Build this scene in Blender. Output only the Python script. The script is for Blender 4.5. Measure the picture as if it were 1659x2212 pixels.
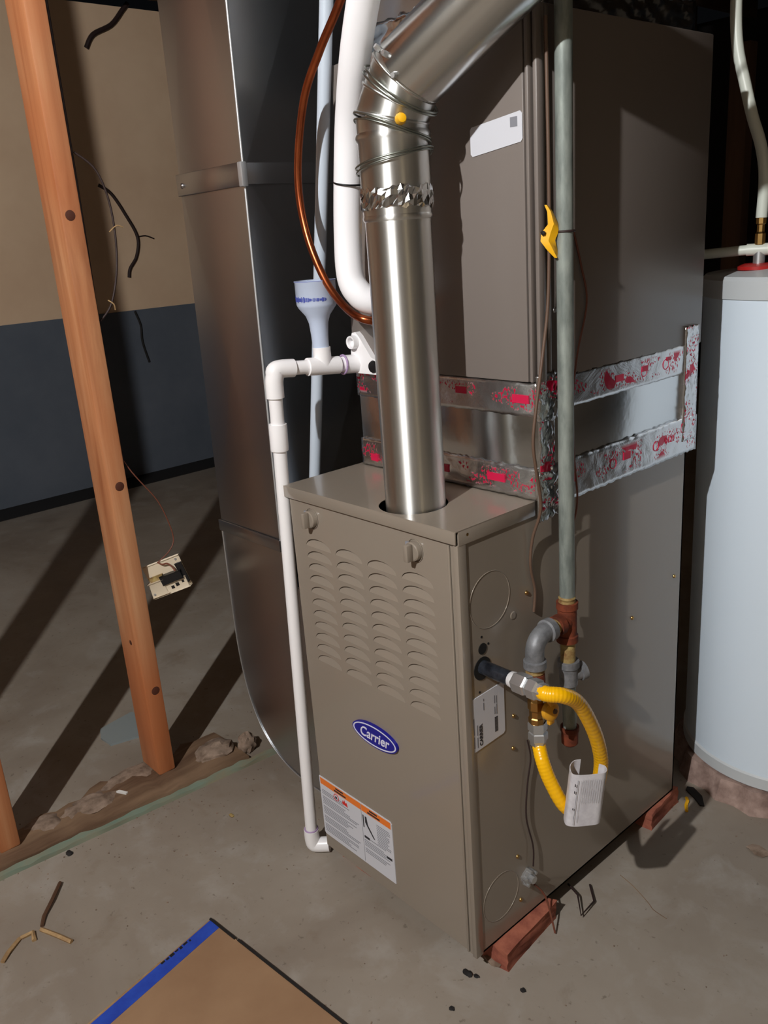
import bpy, bmesh, math, random
from mathutils import Vector, Matrix, Euler
random.seed(7)
S = bpy.context.scene
for o in list(bpy.data.objects): bpy.data.objects.remove(o)
COL = S.collection

# ------------------------------------------------------------------ camera
cd = bpy.data.cameras.new('camera'); cam = bpy.data.objects.new('camera', cd); COL.objects.link(cam)
cd.sensor_fit = 'VERTICAL'; cd.sensor_height = 36.0
cd.lens = 1839.07 / 2212.0 * 36.0
cd.clip_start = .02
YAW, PITCH, ROLL = math.radians(49.275), math.radians(-17.739), math.radians(-4.261)
R = Matrix.Rotation(YAW, 3, 'Z') @ Matrix.Rotation(math.pi/2 + PITCH, 3, 'X') @ Matrix.Rotation(ROLL, 3, 'Z')
cam.matrix_world = Matrix.Translation((1.3354, -.9056, 1.3335)) @ R.to_4x4()
S.camera = cam

# ------------------------------------------------------------------ world, exposure
w = bpy.data.worlds.new('world'); S.world = w; w.use_nodes = True
w.node_tree.nodes['Background'].inputs[0].default_value = (.5, .55, .65, 1)
w.node_tree.nodes['Background'].inputs[1].default_value = .004
S.view_settings.view_transform = 'Standard'; S.view_settings.look = 'None'
S.view_settings.gamma = 1; S.view_settings.use_curve_mapping = False
S.view_settings.exposure = 0.0
BULB = (1.00, -2.05, 2.50)          # bare ceiling bulb behind the camera
BULB_E = 15500.0
WARM = (3.75, -1.15, 2.10)          # second, weaker warm bulb on the right
WARM_E = 420.0

# ------------------------------------------------------------------ materials
def lin(c):
    return tuple(((v/255)/12.92 if v/255 <= .04045 else ((v/255+.055)/1.055)**2.4) for v in c)
def mat(name, rgb, rough=.5, metal=0, spec=.5, coat=0):
    m = bpy.data.materials.new(name); m.use_nodes = True
    b = m.node_tree.nodes['Principled BSDF']
    b.inputs['Base Color'].default_value = (*lin(rgb), 1)
    b.inputs['Roughness'].default_value = rough; b.inputs['Metallic'].default_value = metal
    b.inputs['Specular IOR Level'].default_value = spec
    b.inputs['Coat Weight'].default_value = coat; b.inputs['Coat Roughness'].default_value = .08
    return m
def nodes(m): return m.node_tree.nodes, m.node_tree.links, m.node_tree.nodes['Principled BSDF']
def coord(m, scale=(1,1,1), kind='Object'):
    n, l, b = nodes(m); tc = n.new('ShaderNodeTexCoord'); mp = n.new('ShaderNodeMapping')
    mp.inputs['Scale'].default_value = scale; l.new(tc.outputs[kind], mp.inputs[0]); return mp.outputs[0]
def noise(m, scale=5, detail=4, rough=.55, sc=(1,1,1), dist=0, kind='Object'):
    n, l, b = nodes(m); t = n.new('ShaderNodeTexNoise')
    t.inputs['Scale'].default_value = scale; t.inputs['Detail'].default_value = detail
    t.inputs['Roughness'].default_value = rough; t.inputs['Distortion'].default_value = dist
    l.new(coord(m, sc, kind), t.inputs[0]); return t.outputs[0]
def ramp(m, src, stops):
    n, l, b = nodes(m); r = n.new('ShaderNodeValToRGB'); e = r.color_ramp.elements
    while len(e) < len(stops): e.new(.5)
    for i, (p, c) in enumerate(stops):
        e[i].position = p; e[i].color = (*(lin(c) if not isinstance(c, float) else (c,)*3), 1)
    l.new(src, r.inputs[0]); return r.outputs[0]
def mix(m, f, a, b_, mode='MIX'):
    n, l, b = nodes(m); x = n.new('ShaderNodeMix'); x.data_type = 'RGBA'; x.blend_type = mode
    for s, i in ((f, 0), (a, 6), (b_, 7)):
        if isinstance(s, (int, float)): x.inputs[i].default_value = s
        elif isinstance(s, tuple): x.inputs[i].default_value = (*lin(s), 1)
        else: l.new(s, x.inputs[i])
    return x.outputs[2]
def setc(m, src): n, l, b = nodes(m); l.new(src, b.inputs['Base Color'])
def setr(m, src): n, l, b = nodes(m); l.new(src, b.inputs['Roughness'])
def bump(m, src, st=.2, dist=.01):
    n, l, b = nodes(m); x = n.new('ShaderNodeBump'); x.inputs['Strength'].default_value = st
    x.inputs['Distance'].default_value = dist; l.new(src, x.inputs['Height']); l.new(x.outputs[0], b.inputs['Normal'])
def mottled(name, c0, c1, rough=.6, scale=20, metal=0, bs=0, bd=.003, spec=.4, sc=(1,1,1), lo=.35, hi=.65):
    m = mat(name, c0, rough, metal, spec); s = noise(m, scale, 5, .6, sc)
    setc(m, ramp(m, s, [(lo, c0), (hi, c1)]))
    if bs: bump(m, s, bs, bd)
    return m

M = {}
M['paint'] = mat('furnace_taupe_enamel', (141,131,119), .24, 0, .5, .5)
_s = noise(M['paint'], 900, 2); bump(M['paint'], _s, .06, .001)
M['paint_dark'] = mat('furnace_inner_black', (14,13,13), .8)
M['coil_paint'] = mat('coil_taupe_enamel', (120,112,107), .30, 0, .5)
M['galv'] = mat('galvanised_sheet', (176,180,184), .30, 1)
_s = noise(M['galv'], 1.6, 1, .4); setc(M['galv'], ramp(M['galv'], _s, [(.0,(160,162,166)), (1.,(196,199,202))]))
def brushed(m, an=.9, rot=.25):
    n, l, b = nodes(m); t = n.new('ShaderNodeTangent'); t.direction_type = 'RADIAL'; t.axis = 'Z'
    l.new(t.outputs[0], b.inputs['Tangent']); b.inputs['Anisotropic'].default_value = an; b.inputs['Anisotropic Rotation'].default_value = rot
M['flue'] = mat('bright_flue_metal', (222,224,222), .30, 1); brushed(M['flue'])
setr(M['flue'], ramp(M['flue'], noise(M['flue'], 30, 3, .6, (1,1,.04)), [(.3,.34), (.7,.44)]))
bump(M['flue'], noise(M['flue'], 30, 3, .5, (1,1,.015)), .12, .004)
M['flue_angle'] = mat('bright_flue_metal_angled', (205,206,204), .22, 1)
bump(M['flue_angle'], noise(M['flue_angle'], 60, 3, .5), .05, .003)
M['galv_edge'] = mat('galvanised_edge', (214,218,222), .45, .8)
M['chrome'] = mat('bright_fitting', (205,207,209), .36, .85)
M['wire_steel'] = mat('soft_steel_wire', (150,155,148), .35, 1)
M['foil'] = mat('foil_sheet', (205,208,210), .17, 1)
bump(M['foil'], noise(M['foil'], 9, 4, .6), .10, .01)
def foil_tape(name):
    m = mat(name, (205,206,208), .24, 1)
    n, l, b = nodes(m)
    wr = noise(m, 14, 6, .7, (1,1,1), 1.5); bump(m, wr, .30, .004)
    # printed red markings: blocks and dashes along the strip
    blk = noise(m, 9, 0, .5, (2.4, 3.0, 1), 0, 'UV'); dash = noise(m, 190, 1, .5, (1.3, .8, 1), 0, 'UV')
    sep = n.new('ShaderNodeSeparateXYZ'); l.new(coord(m, (1,1,1), 'UV'), sep.inputs[0])
    band = ramp(m, sep.outputs[2], [(.0,0.), (.5,0.)])
    g = n.new('ShaderNodeMath'); g.operation = 'MULTIPLY'; l.new(ramp(m, blk, [(.50,0.), (.52,1.)]), g.inputs[0]); l.new(ramp(m, dash, [(.54,0.), (.57,1.)]), g.inputs[1])
    g2 = n.new('ShaderNodeMath'); g2.operation = 'MAXIMUM'; l.new(g.outputs[0], g2.inputs[0]); l.new(ramp(m, blk, [(.70,0.), (.705,1.)]), g2.inputs[1])
    # keep the print in the middle of the strip (vertex group colour 'print')
    at = n.new('ShaderNodeAttribute'); at.attribute_name = 'printmask'
    g3 = n.new('ShaderNodeMath'); g3.operation = 'MULTIPLY'; l.new(g2.outputs[0], g3.inputs[0]); l.new(at.outputs['Fac'], g3.inputs[1])
    setc(m, mix(m, g3.outputs[0], (208,209,211), (196,22,66)))
    mm = n.new('ShaderNodeMath'); mm.operation = 'MULTIPLY_ADD'; l.new(g3.outputs[0], mm.inputs[0]); mm.inputs[1].default_value = -.75; mm.inputs[2].default_value = 1
    l.new(mm.outputs[0], b.inputs['Metallic'])
    return m
M['tape'] = foil_tape('printed_foil_tape')
M['pvc'] = mat('white_pvc', (246,245,247), .32, 0, .5)
M['pvc_blue'] = mat('bluish_white_pvc', (196,208,222), .4)
M['funnel'] = mat('milky_plastic', (190,203,226), .35)
M['insul'] = mat('white_foam_insulation', (246,246,250), .65)
M['purple'] = mat('purple_primer', (176,150,190), .5)
M['ink_blue'] = mat('blue_print_ink', (70,84,170), .6)
M['copper'] = mottled('copper', (196,108,66), (150,78,50), .3, 25, 1, sc=(1,1,.3))
M['black_rubber'] = mat('black_plastic', (16,16,18), .4)
M['black_pipe'] = mottled('black_enamelled_pipe', (22,24,30), (50,54,62), .25, 40)
M['gal_pipe'] = mottled('galvanised_pipe', (150,158,152), (112,120,116), .55, 60, .25, sc=(1,1,.25))
M['gal_fit'] = mottled('galvanised_fitting', (140,142,146), (112,114,118), .5, 70, .35, .2)
M['rust'] = mottled('rusty_iron', (128,62,38), (84,42,28), .75, 45, .1, .4)
M['dope'] = mottled('yellow_pipe_dope', (168,150,96), (120,84,50), .7, 60, 0, .4)
M['white_dope'] = mat('white_thread_tape', (214,214,216), .6)
M['brass'] = mat('brass', (186,150,92), .3, 1)
M['yellow'] = mat('yellow_hose_coating', (252,190,8), .28, 0, .5)
M['yellow_knob'] = mat('yellow_valve_plastic', (222,160,40), .45)
M['yellow_tag'] = mat('yellow_flag_tape', (240,180,10), .5)
M['tag'] = mottled('white_tag_plastic', (214,213,218), (196,194,200), .5, 60)
M['label'] = mat('white_label', (206,208,216), .45)
M['ink'] = mat('black_print', (44,44,50), .6)
M['ink_grey'] = mat('grey_print', (128,130,138), .6)
M['ink_red'] = mat('red_print', (205,40,34), .6)
M['tape_red'] = mat('tape_red_ink', (200,24,70), .4)
M['orange'] = mat('orange_print', (232,122,42), .5)
M['badge'] = mat('badge_blue', (22,22,140), .25)
M['badge_white'] = mat('badge_white', (222,222,240), .4)
M['heater'] = mat('white_appliance_enamel', (226,241,255), .30, 0, .5)
M['heater_trim'] = mat('grey_heater_trim', (200,206,210), .45)
M['red_ring'] = mat('red_plastic_ring', (170,30,28), .4)
M['hose'] = mat('translucent_white_tube', (212,218,208), .4)
M['brown_wire'] = mat('brown_wire', (96,74,60), .55)
M['copper_wire'] = mat('reddish_wire', (112,64,48), .5)
M['dark_wire_and_shadow'] = mat('dark_wire_and_shadow', (46,30,28), .6)
M['thermo'] = mat('ivory_plastic', (214,200,176), .45)
M['blue_tape'] = mottled('blue_masking_tape', (36,66,168), (44,80,186), .55, 30)
M['marker'] = mat('black_marker', (22,20,20), .7)
M['card'] = mottled('brown_fibreboard', (158,126,96), (144,112,84), .7, 6)
M['brick'] = mottled('red_brick', (170,102,80), (132,72,58), .85, 30, 0, .5)
M['mortar'] = mottled('old_mortar', (156,136,120), (106,88,74), .9, 30, 0, .6)
M['pad'] = mottled('crumbly_pad', (176,152,142), (128,106,98), .9, 24, 0, .6, .006)
M['straw'] = mottled('dry_splinter', (176,146,104), (140,110,76), .8, 50)
M['dark_straw'] = mat('dark_splinter', (84,56,36), .8)
M['rubbish_and_shade'] = mat('dark_debris_and_shade', (28,26,26), .8)
M['glass'] = mat('pale_shard', (132,142,144), .25)
M['white_bit'] = mat('white_chip', (225,225,222), .7)
M['wood'] = None
m = mat('stud_wood', (196,128,78), .6); M['wood'] = m
g = noise(m, 26, 6, .6, (1,1,.06), .6); big = noise(m, 2.2, 2, .5, (1,1,1.0))
c = ramp(m, g, [(.30,(158,98,62)), (.52,(192,132,90)), (.75,(210,158,116))])
c = mix(m, ramp(m, big, [(.4,0.), (.62,.75)]), c, (184,104,58)); setc(m, c); bump(m, g, .25, .002)
M['knot'] = mat('knot', (78,38,22), .6)
m = mottled('plate_wood', (138,112,88), (92,68,50), .85, 14, 0, .5, .006, sc=(1,.15,1)); M['plate'] = m
M['green'] = mottled('green_treated_edge', (110,132,118), (132,122,100), .8, 22, sc=(1,.3,1))
M['dark_board'] = mottled('dark_wood_post', (86,62,46), (58,42,32), .8, 10, sc=(1,1,.1))
# floor
m = mat('concrete_floor', (130,118,104), .55, 0, .35); M['floor'] = m
n1 = noise(m, 1.6, 5, .6, (1,1,1), .4); n2 = noise(m, 7, 6, .65, (1,1,1), .3); n3 = noise(m, 60, 3, .6)
c = ramp(m, n1, [(.30,(130,118,106)), (.5,(146,136,124)), (.72,(158,149,138))])
c = mix(m, ramp(m, n2, [(.52,0.), (.72,.55)]), c, (168,163,156))
c = mix(m, ramp(m, n2, [(.28,.55), (.42,0.)]), c, (120,104,88))
c = mix(m, ramp(m, n3, [(.28,.5), (.36,0.)]), c, (84,72,62)); setc(m, c)
setr(m, ramp(m, n2, [(.3,.42), (.7,.68)])); bump(m, n3, .10, .002)
M['wall_low'] = mottled('dark_painted_concrete', (92,100,112), (102,109,120), .8, 3, 0, .15, .01)
M['wall_up'] = mottled('tan_board', (238,208,176), (228,196,164), .85, 2.2, 0, .05)
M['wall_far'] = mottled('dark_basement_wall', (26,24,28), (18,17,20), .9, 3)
M['wall_room'] = mottled('room_wall', (150,138,122), (132,120,106), .85, 3)
M['ceil'] = mottled('ceiling_boards', (92,72,54), (70,54,40), .9, 4, sc=(1,.2,1))
M['porcelain'] = mat('porcelain', (225,222,214), .3)

# ------------------------------------------------------------------ mesh helpers
ORG = {}
def finish(name, bm, m, parent=None, smooth=None, recalc=True):
    if recalc: bmesh.ops.recalc_face_normals(bm, faces=bm.faces[:])
    me = bpy.data.meshes.new(name)
    if parent is not None:
        off = ORG[parent.name]
    else:
        xs = [v.co for v in bm.verts]
        off = Vector(((min(v.x for v in xs)+max(v.x for v in xs))/2, (min(v.y for v in xs)+max(v.y for v in xs))/2, min(v.z for v in xs)))
    for v in bm.verts: v.co -= off
    bm.to_mesh(me); bm.free()
    if smooth is not None:
        for p in me.polygons: p.use_smooth = True
        if smooth > 0: me.set_sharp_from_angle(angle=math.radians(smooth))
    me.materials.append(M[m] if isinstance(m, str) else m)
    o = bpy.data.objects.new(name, me); COL.objects.link(o)
    if parent is not None: o.parent = parent
    else: o.location = off
    ORG[o.name] = off.copy()
    return o
def tag(o, label=None, cat=None, group=None, kind=None):
    if label: o['label'] = label
    if cat: o['category'] = cat
    if group: o['group'] = group
    if kind: o['kind'] = kind
    return o
def thing(name, loc, label, cat, group=None, kind=None):
    o = bpy.data.objects.new(name, None); COL.objects.link(o); o.location = loc; o.empty_display_size = .05
    ORG[o.name] = Vector(loc); return tag(o, label, cat, group, kind)
def nb(): return bmesh.new()
def box(bm, x0, x1, y0, y1, z0, z1, bev=0, seg=2, mtx=None):
    r = bmesh.ops.create_cube(bm, size=1)
    vs = r['verts']
    for v in vs: v.co = Vector(((x0+x1)/2+v.co.x*(x1-x0), (y0+y1)/2+v.co.y*(y1-y0), (z0+z1)/2+v.co.z*(z1-z0)))
    if mtx is not None:
        for v in vs: v.co = mtx @ v.co
    if bev:
        es = {e for v in vs for e in v.link_edges}
        bmesh.ops.bevel(bm, geom=list(es), offset=bev, segments=seg, affect='EDGES', profile=.5)
    return bm
def BX(name, m, parent, *a, bev=.001, smooth=40, mtx=None):
    return finish(name, box(nb(), *a, bev=bev, mtx=mtx), m, parent, smooth)
def catmull(P, n=8, closed=False):
    P = [Vector(p) for p in P]; out = []
    for i in range(len(P)-1):
        p0 = P[max(i-1,0)]; p1 = P[i]; p2 = P[i+1]; p3 = P[min(i+2,len(P)-1)]
        for k in range(n):
            t = k/n
            out.append(.5*((2*p1)+(-p0+p2)*t+(2*p0-5*p1+4*p2-p3)*t*t+(-p0+3*p1-3*p2+p3)*t**3))
    out.append(P[-1]); return out
def tube(bm, P, r, seg=12, caps=True, ref=None):
    P = [Vector(p) for p in P]; n = len(P)
    R_ = r if isinstance(r, (list, tuple)) else [r]*n
    T = [(P[min(i+1,n-1)]-P[max(i-1,0)]).normalized() for i in range(n)]
    u = ref.copy() if ref is not None else (Vector((0,0,1)) if abs(T[0].z) < .9 else Vector((1,0,0)))
    rings = []
    for i in range(n):
        u = (u - T[i]*u.dot(T[i])).normalized(); v = T[i].cross(u)
        rings.append([bm.verts.new(P[i]+R_[i]*(math.cos(2*math.pi*k/seg)*u+math.sin(2*math.pi*k/seg)*v)) for k in range(seg)])
    for a, b in zip(rings, rings[1:]):
        for k in range(seg): bm.faces.new((a[k], a[(k+1)%seg], b[(k+1)%seg], b[k]))
    if caps:
        bm.faces.new(rings[0][::-1]); bm.faces.new(rings[-1])
    return bm
def TB(name, m, parent, P, r, seg=12, sm=0, caps=True, smooth=50):
    if sm: P = catmull(P, sm)
    return finish(name, tube(nb(), P, r, seg, caps), m, parent, smooth)
def lathe(bm, prof, o=(0,0,0), d=(0,0,1), seg=24):
    """prof: (radius, along) pairs round the axis d through o"""
    o = Vector(o); d = Vector(d).normalized(); u = d.orthogonal().normalized(); v = d.cross(u); rings = []
    for r, h in prof:
        if r < 1e-6: rings.append([bm.verts.new(o+d*h)])
        else: rings.append([bm.verts.new(o+d*h+r*(math.cos(2*math.pi*k/seg)*u+math.sin(2*math.pi*k/seg)*v)) for k in range(seg)])
    for a, b in zip(rings, rings[1:]):
        for k in range(seg):
            k2 = (k+1) % seg
            if len(a) == 1 and len(b) == 1: continue
            if len(a) == 1: bm.faces.new((a[0], b[k2], b[k]))
            elif len(b) == 1: bm.faces.new((a[k], a[k2], b[0]))
            else: bm.faces.new((a[k], a[k2], b[k2], b[k]))
    return bm
def LT(name, m, parent, prof, o, d=(0,0,1), seg=24, smooth=35):
    return finish(name, lathe(nb(), prof, o, d, seg), m, parent, smooth)
def prism(bm, pts, d):
    """closed polygon pts (3D) extruded by vector d"""
    d = Vector(d); a = [bm.verts.new(p) for p in pts]; b = [bm.verts.new(Vector(p)+d) for p in pts]; n = len(pts)
    bm.faces.new(a); bm.faces.new(b[::-1])
    for i in range(n): bm.faces.new((a[i], b[i], b[(i+1)%n], a[(i+1)%n]))
    return bm
def PR(name, m, parent, pts, d, smooth=35): return finish(name, prism(nb(), [Vector(p) for p in pts], d), m, parent, smooth)
def text(name, body, m, parent, origin, xd, yd, size, shear=0, bold=0, align='CENTER', depth=.0004, sx=1):
    cu = bpy.data.curves.new(name, 'FONT'); cu.body = body; cu.size = size; cu.shear = shear; cu.offset = bold
    cu.align_x = align; cu.align_y = 'CENTER'; cu.resolution_u = 3; cu.extrude = depth
    t = bpy.data.objects.new(name, cu); me = bpy.data.meshes.new_from_object(t)
    bpy.data.objects.remove(t); bm = nb(); bm.from_mesh(me); bpy.data.meshes.remove(me)
    xd = Vector(xd); yd = Vector(yd); zd = xd.cross(yd); o = Vector(origin)
    for v in bm.verts: v.co = o+xd*v.co.x*sx+yd*v.co.y+zd*v.co.z
    return finish(name, bm, m, parent, None, recalc=False)
def quads(name, m, parent, rects, o, u, v, nrm, h=.0006):
    """flat printed rectangles (u0,u1,v0,v1) on a plane as one thin printed layer"""
    o, u, v, nrm = map(Vector, (o, u, v, nrm)); bm = nb()
    for a, b, c_, d_ in rects:
        pts = [o+u*a+v*c_+nrm*h, o+u*b+v*c_+nrm*h, o+u*b+v*d_+nrm*h, o+u*a+v*d_+nrm*h]
        prism(bm, pts, -nrm*h*.6)
    return finish(name, bm, m, parent, None)
def sheet(name, m, parent, o, u, v, L, Wd, amp=.0015, nu=40, nv=8, h=.002, rag=.003, seed=0, bandlo=.2, bandhi=.85):
    """crinkled strip of tape lying on a plane, skirt down to it"""
    rnd = random.Random(seed); o, u, v = map(Vector, (o, u, v)); nrm = u.cross(v); bm = nb()
    uvl = bm.loops.layers.uv.new('UVMap'); pm = bm.verts.layers.float_color.new('printmask')
    ph = [rnd.uniform(0, 9) for _ in range(6)]
    G = []; base = {}
    e0 = [rnd.uniform(-rag, rag) for _ in range(nu+1)]; e1 = [rnd.uniform(-rag, rag) for _ in range(nu+1)]
    for i in range(nu+1):
        row = []
        for j in range(nv+1):
            s = L*i/nu; t = Wd*j/nv
            if j == 0: t += e0[i]
            if j == nv: t += e1[i]
            edge = i in (0, nu) or j in (0, nv)
            z = h+(0 if edge else amp*(rnd.uniform(-.6, .6)+.5*math.sin(s*(70+40*ph[2]/9)+ph[0]+t*170+2*math.sin(s*31+ph[3]))*math.sin(s*17+ph[1])))
            vt = bm.verts.new(o+u*s+v*t+nrm*max(z, .0006)); f = j/nv
            k = 1. if bandlo <= f <= bandhi else 0.
            vt[pm] = (k, k, k, 1); base[vt] = (s, t); row.append(vt)
        G.append(row)
    for i in range(nu):
        for j in range(nv):
            f = bm.faces.new((G[i][j], G[i+1][j], G[i+1][j+1], G[i][j+1]))
            for lp in f.loops: lp[uvl].uv = (base[lp.vert][0]*1.0+seed*.37, base[lp.vert][1])
    ring = [G[i][0] for i in range(nu+1)]+[G[nu][j] for j in range(1, nv+1)]+[G[i][nv] for i in range(nu-1, -1, -1)]+[G[0][j] for j in range(nv-1, 0, -1)]
    low = []
    for vt in ring:
        d = (vt.co-o).dot(nrm); lv = bm.verts.new(vt.co-nrm*d); low.append(lv)
    for i in range(len(ring)):
        k = (i+1) % len(ring); bm.faces.new((ring[k], ring[i], low[i], low[k]))
    return finish(name, bm, m, parent, 0, recalc=False)
def blob(name, m, parent, c, s, seed=0, amp=.3, sub=2):
    rnd = random.Random(seed); bm = nb(); bmesh.ops.create_icosphere(bm, subdivisions=sub, radius=1)
    for v in bm.verts:
        k = 1+rnd.uniform(-amp, amp); v.co = Vector((c[0]+v.co.x*s[0]*k, c[1]+v.co.y*s[1]*k, c[2]+v.co.z*s[2]*k))
    return finish(name, bm, m, parent, 40)
X, Y, Z = Vector((1,0,0)), Vector((0,1,0)), Vector((0,0,1))
W, D, ZB, T = .455, .688, .045, .891

# ================================================================== the room
def plane_struct(name, m, pts, d):
    return tag(PR(name, m, None, pts, d), kind='structure')
fl = plane_struct('floor', 'floor', [(-3.75,-5,0), (4.5,-5,0), (4.5,6,0), (-3.75,6,0)], (0,0,-.1))
wl = plane_struct('wall_left', 'wall_low', [(-3.70,-5,0), (-3.70,6,0), (-3.70,6,1.025), (-3.70,-5,1.025)], (-.2,0,0))
plane_struct('wall_left_upper', 'wall_up', [(-3.71,-5,1.025), (-3.71,6,1.025), (-3.71,6,2.70), (-3.71,-5,2.70)], (-.2,0,0))
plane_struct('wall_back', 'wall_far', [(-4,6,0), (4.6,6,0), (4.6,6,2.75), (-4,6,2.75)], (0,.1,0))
plane_struct('wall_right', 'wall_room', [(4.5,-5,0), (4.5,6,0), (4.5,6,2.75), (4.5,-5,2.75)], (.1,0,0))
plane_struct('wall_front', 'wall_room', [(-4,-5,0), (4.6,-5,0), (4.6,-5,2.75), (-4,-5,2.75)], (0,-.1,0))
ce = plane_struct('ceiling', 'ceil', [(-4,-5.1,2.92), (4.6,-5.1,2.92), (4.6,6.1,2.92), (-4,6.1,2.92)], (0,0,.1))
for i in range(17):
    x = -3.5+i*.48
    BX('joist', 'ceil', ce, x-.02, x+.02, -5, 6, 2.70, 2.93, bev=0)
# crack in the slab, a thin groove of dark grit
TB('crack', 'plate', fl, [(.496,.408,0), (.535,.398,0), (.581,.379,0), (.60,.369,0), (.631,.366,0)], .0008, 6, 4)
BX('wall_foot_shade', 'rubbish_and_shade', fl, -3.70, -3.46, -5, 6, -.01, .003, bev=0)  # dark strip laid down as the shade band where floor meets wall
# crack running down the dark wall
TB('crack', 'rubbish_and_shade', wl, [(-3.70,1.53,1.02), (-3.70,1.555,.93), (-3.70,1.55,.83), (-3.70,1.575,.70)], .008, 6, 4)

# ================================================================== lamps behind the camera
def lamp(name, c, e, col, label):
    t = thing(name, (c[0], c[1], c[2]-.06), label, 'light bulb')
    LT('lamp_holder', 'porcelain', t, [(0,.15), (.045,.15), (.045,.125), (.025,.10), (.016,.030), (0,.030)], (c[0],c[1],c[2]), Z, 20)
    m = bpy.data.materials.new(name+'_glow'); m.use_nodes = True; b = m.node_tree.nodes['Principled BSDF']
    b.inputs['Emission Color'].default_value = (*col, 1); b.inputs['Emission Strength'].default_value = e
    LT('glass_bulb', m, t, [(0,-.0205), (.0095,-.0185), (.017,-.0115), (.0205,-.002), (.0195,.006), (.0150,.015), (.0100,.022), (.0095,.032), (0,.032)], c, Z, 16)
    return t
lamp('ceiling_bulb', BULB, BULB_E, (1.0, .985, .965), 'bare light bulb in porcelain holder hanging under the joists behind the viewer')
lamp('side_bulb', WARM, WARM_E, (1.0, .78, .48), 'weaker warm bulb in porcelain holder near the right wall')
# hangers that carry the bulbs
for c in (BULB, WARM):
    TB('lamp_cord', 'black_rubber', bpy.data.objects['ceiling_bulb' if c is BULB else 'side_bulb'], [(c[0],c[1],c[2]+.15), (c[0],c[1],2.92)], .004, 8)

# ================================================================== furnace
F = thing('furnace', (W/2, D/2, ZB), 'taupe metal gas furnace with louvered door and blue oval badge', 'furnace')
bm = nb()  # open-topped cabinet shell
th = .004
box(bm, 0, th, .012, D, ZB, T-.003); box(bm, W-th, W, .012, D, ZB, T-.003); box(bm, 0, W, D-th, D, ZB, T-.003); box(bm, 0, W, .012, D, ZB, ZB+th)
cab = finish('cabinet', bm, 'paint', F, 30)
BX('heat_exchanger_baffle', 'paint_dark', F, .02, W-.02, .03, D-.02, ZB+.02, T-.10, bev=0)
# door sheet pierced by louver slots, with folded edges
LW, LH, LD, LN = .078, .0185, .0062, 14
LX = [.083, .174, .265, .356]; LZ = [.776-r*.02495 for r in range(11)]
def slot(cx, z0):      # straight lower edge, arched upper edge
    top = [(cx+LW/2*math.cos(math.pi*k/LN), z0+LH*math.sin(math.pi*k/LN)) for k in range(LN+1)]
    return top
bm = nb(); lay = []
for y_ in (0, .0012):
    vs = [[bm.verts.new((x, y_, z)) for x, z in ((.004,ZB+.004), (.437,ZB+.004), (.437,T-.026), (.004,T-.026))]]
    vs += [[bm.verts.new((x, y_, z)) for x, z in slot(cx, z0)] for cx in LX for z0 in LZ]
    es = [bm.edges.new((lp[k], lp[(k+1)%len(lp)])) for lp in vs for k in range(len(lp))]
    bmesh.ops.triangle_fill(bm, edges=es, use_beauty=True); lay.append(vs)
for a, b in zip(*lay):
    for k in range(len(a)): bm.faces.new((a[k], a[(k+1)%len(a)], b[(k+1)%len(b)], b[k]))
door = finish('door_panel', bm, 'paint', F, None)
BX('door_return', 'paint', F, .004, .007, .0012, .016, ZB+.004, T-.026, bev=0)
BX('door_return', 'paint', F, .434, .437, .0012, .016, ZB+.004, T-.026, bev=0)
BX('door_return', 'paint', F, .007, .434, .0012, .016, ZB+.004, ZB+.007, bev=0)
BX('door_return', 'paint', F, .007, .434, .0012, .016, T-.029, T-.026, bev=0)
BX('door_flange', 'paint', F, .4325, .437, -.0028, .004, ZB+.002, T-.027, bev=.0012)
BX('corner_post', 'paint', F, .4465, .4575, -.0035, .016, ZB, T-.024, bev=.0015)
BX('post_groove', 'paint', F, .437, .447, .0008, .016, ZB, T-.026, bev=0)
# lid with a hole for the flue
FX, FY = .298, .062
bm = nb()
def lid_ring(z):
    outer = [bm.verts.new(p) for p in ((-.004,-.007,z), (W+.003,-.007,z), (W+.003,D,z), (-.004,D,z))]
    inner = [bm.verts.new((FX-.004+.061*math.cos(a), FY-.002+.061*math.sin(a), z)) for a in [2*math.pi*k/40 for k in range(40)]]
    return outer, inner
o1, i1 = lid_ring(T); o2, i2 = lid_ring(T-.0015)
for oo, ii in ((o1, i1), (o2, i2)):
    es = [bm.edges.new((oo[k], oo[(k+1)%4])) for k in range(4)]+[bm.edges.new((ii[k], ii[(k+1)%40])) for k in range(40)]
    bmesh.ops.triangle_fill(bm, edges=es, use_beauty=True)
for k in range(40): bm.faces.new((i1[k], i1[(k+1)%40], i2[(k+1)%40], i2[k]))
for k in range(4): bm.faces.new((o1[k], o1[(k+1)%4], o2[(k+1)%4], o2[k]))
lid = finish('lid', bm, 'paint', F, 30)
BX('lid_lip', 'paint', F, -.004, W+.001, -.007, -.0035, T-.023, T-.0005, bev=.001)
BX('lid_lip', 'paint', F, W, W+.003, -.001, .19, T-.026, T-.001, bev=.001)
BX('lid_lip', 'paint', F, -.004, 0, -.005, D, T-.023, T-.001, bev=.001)
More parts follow.
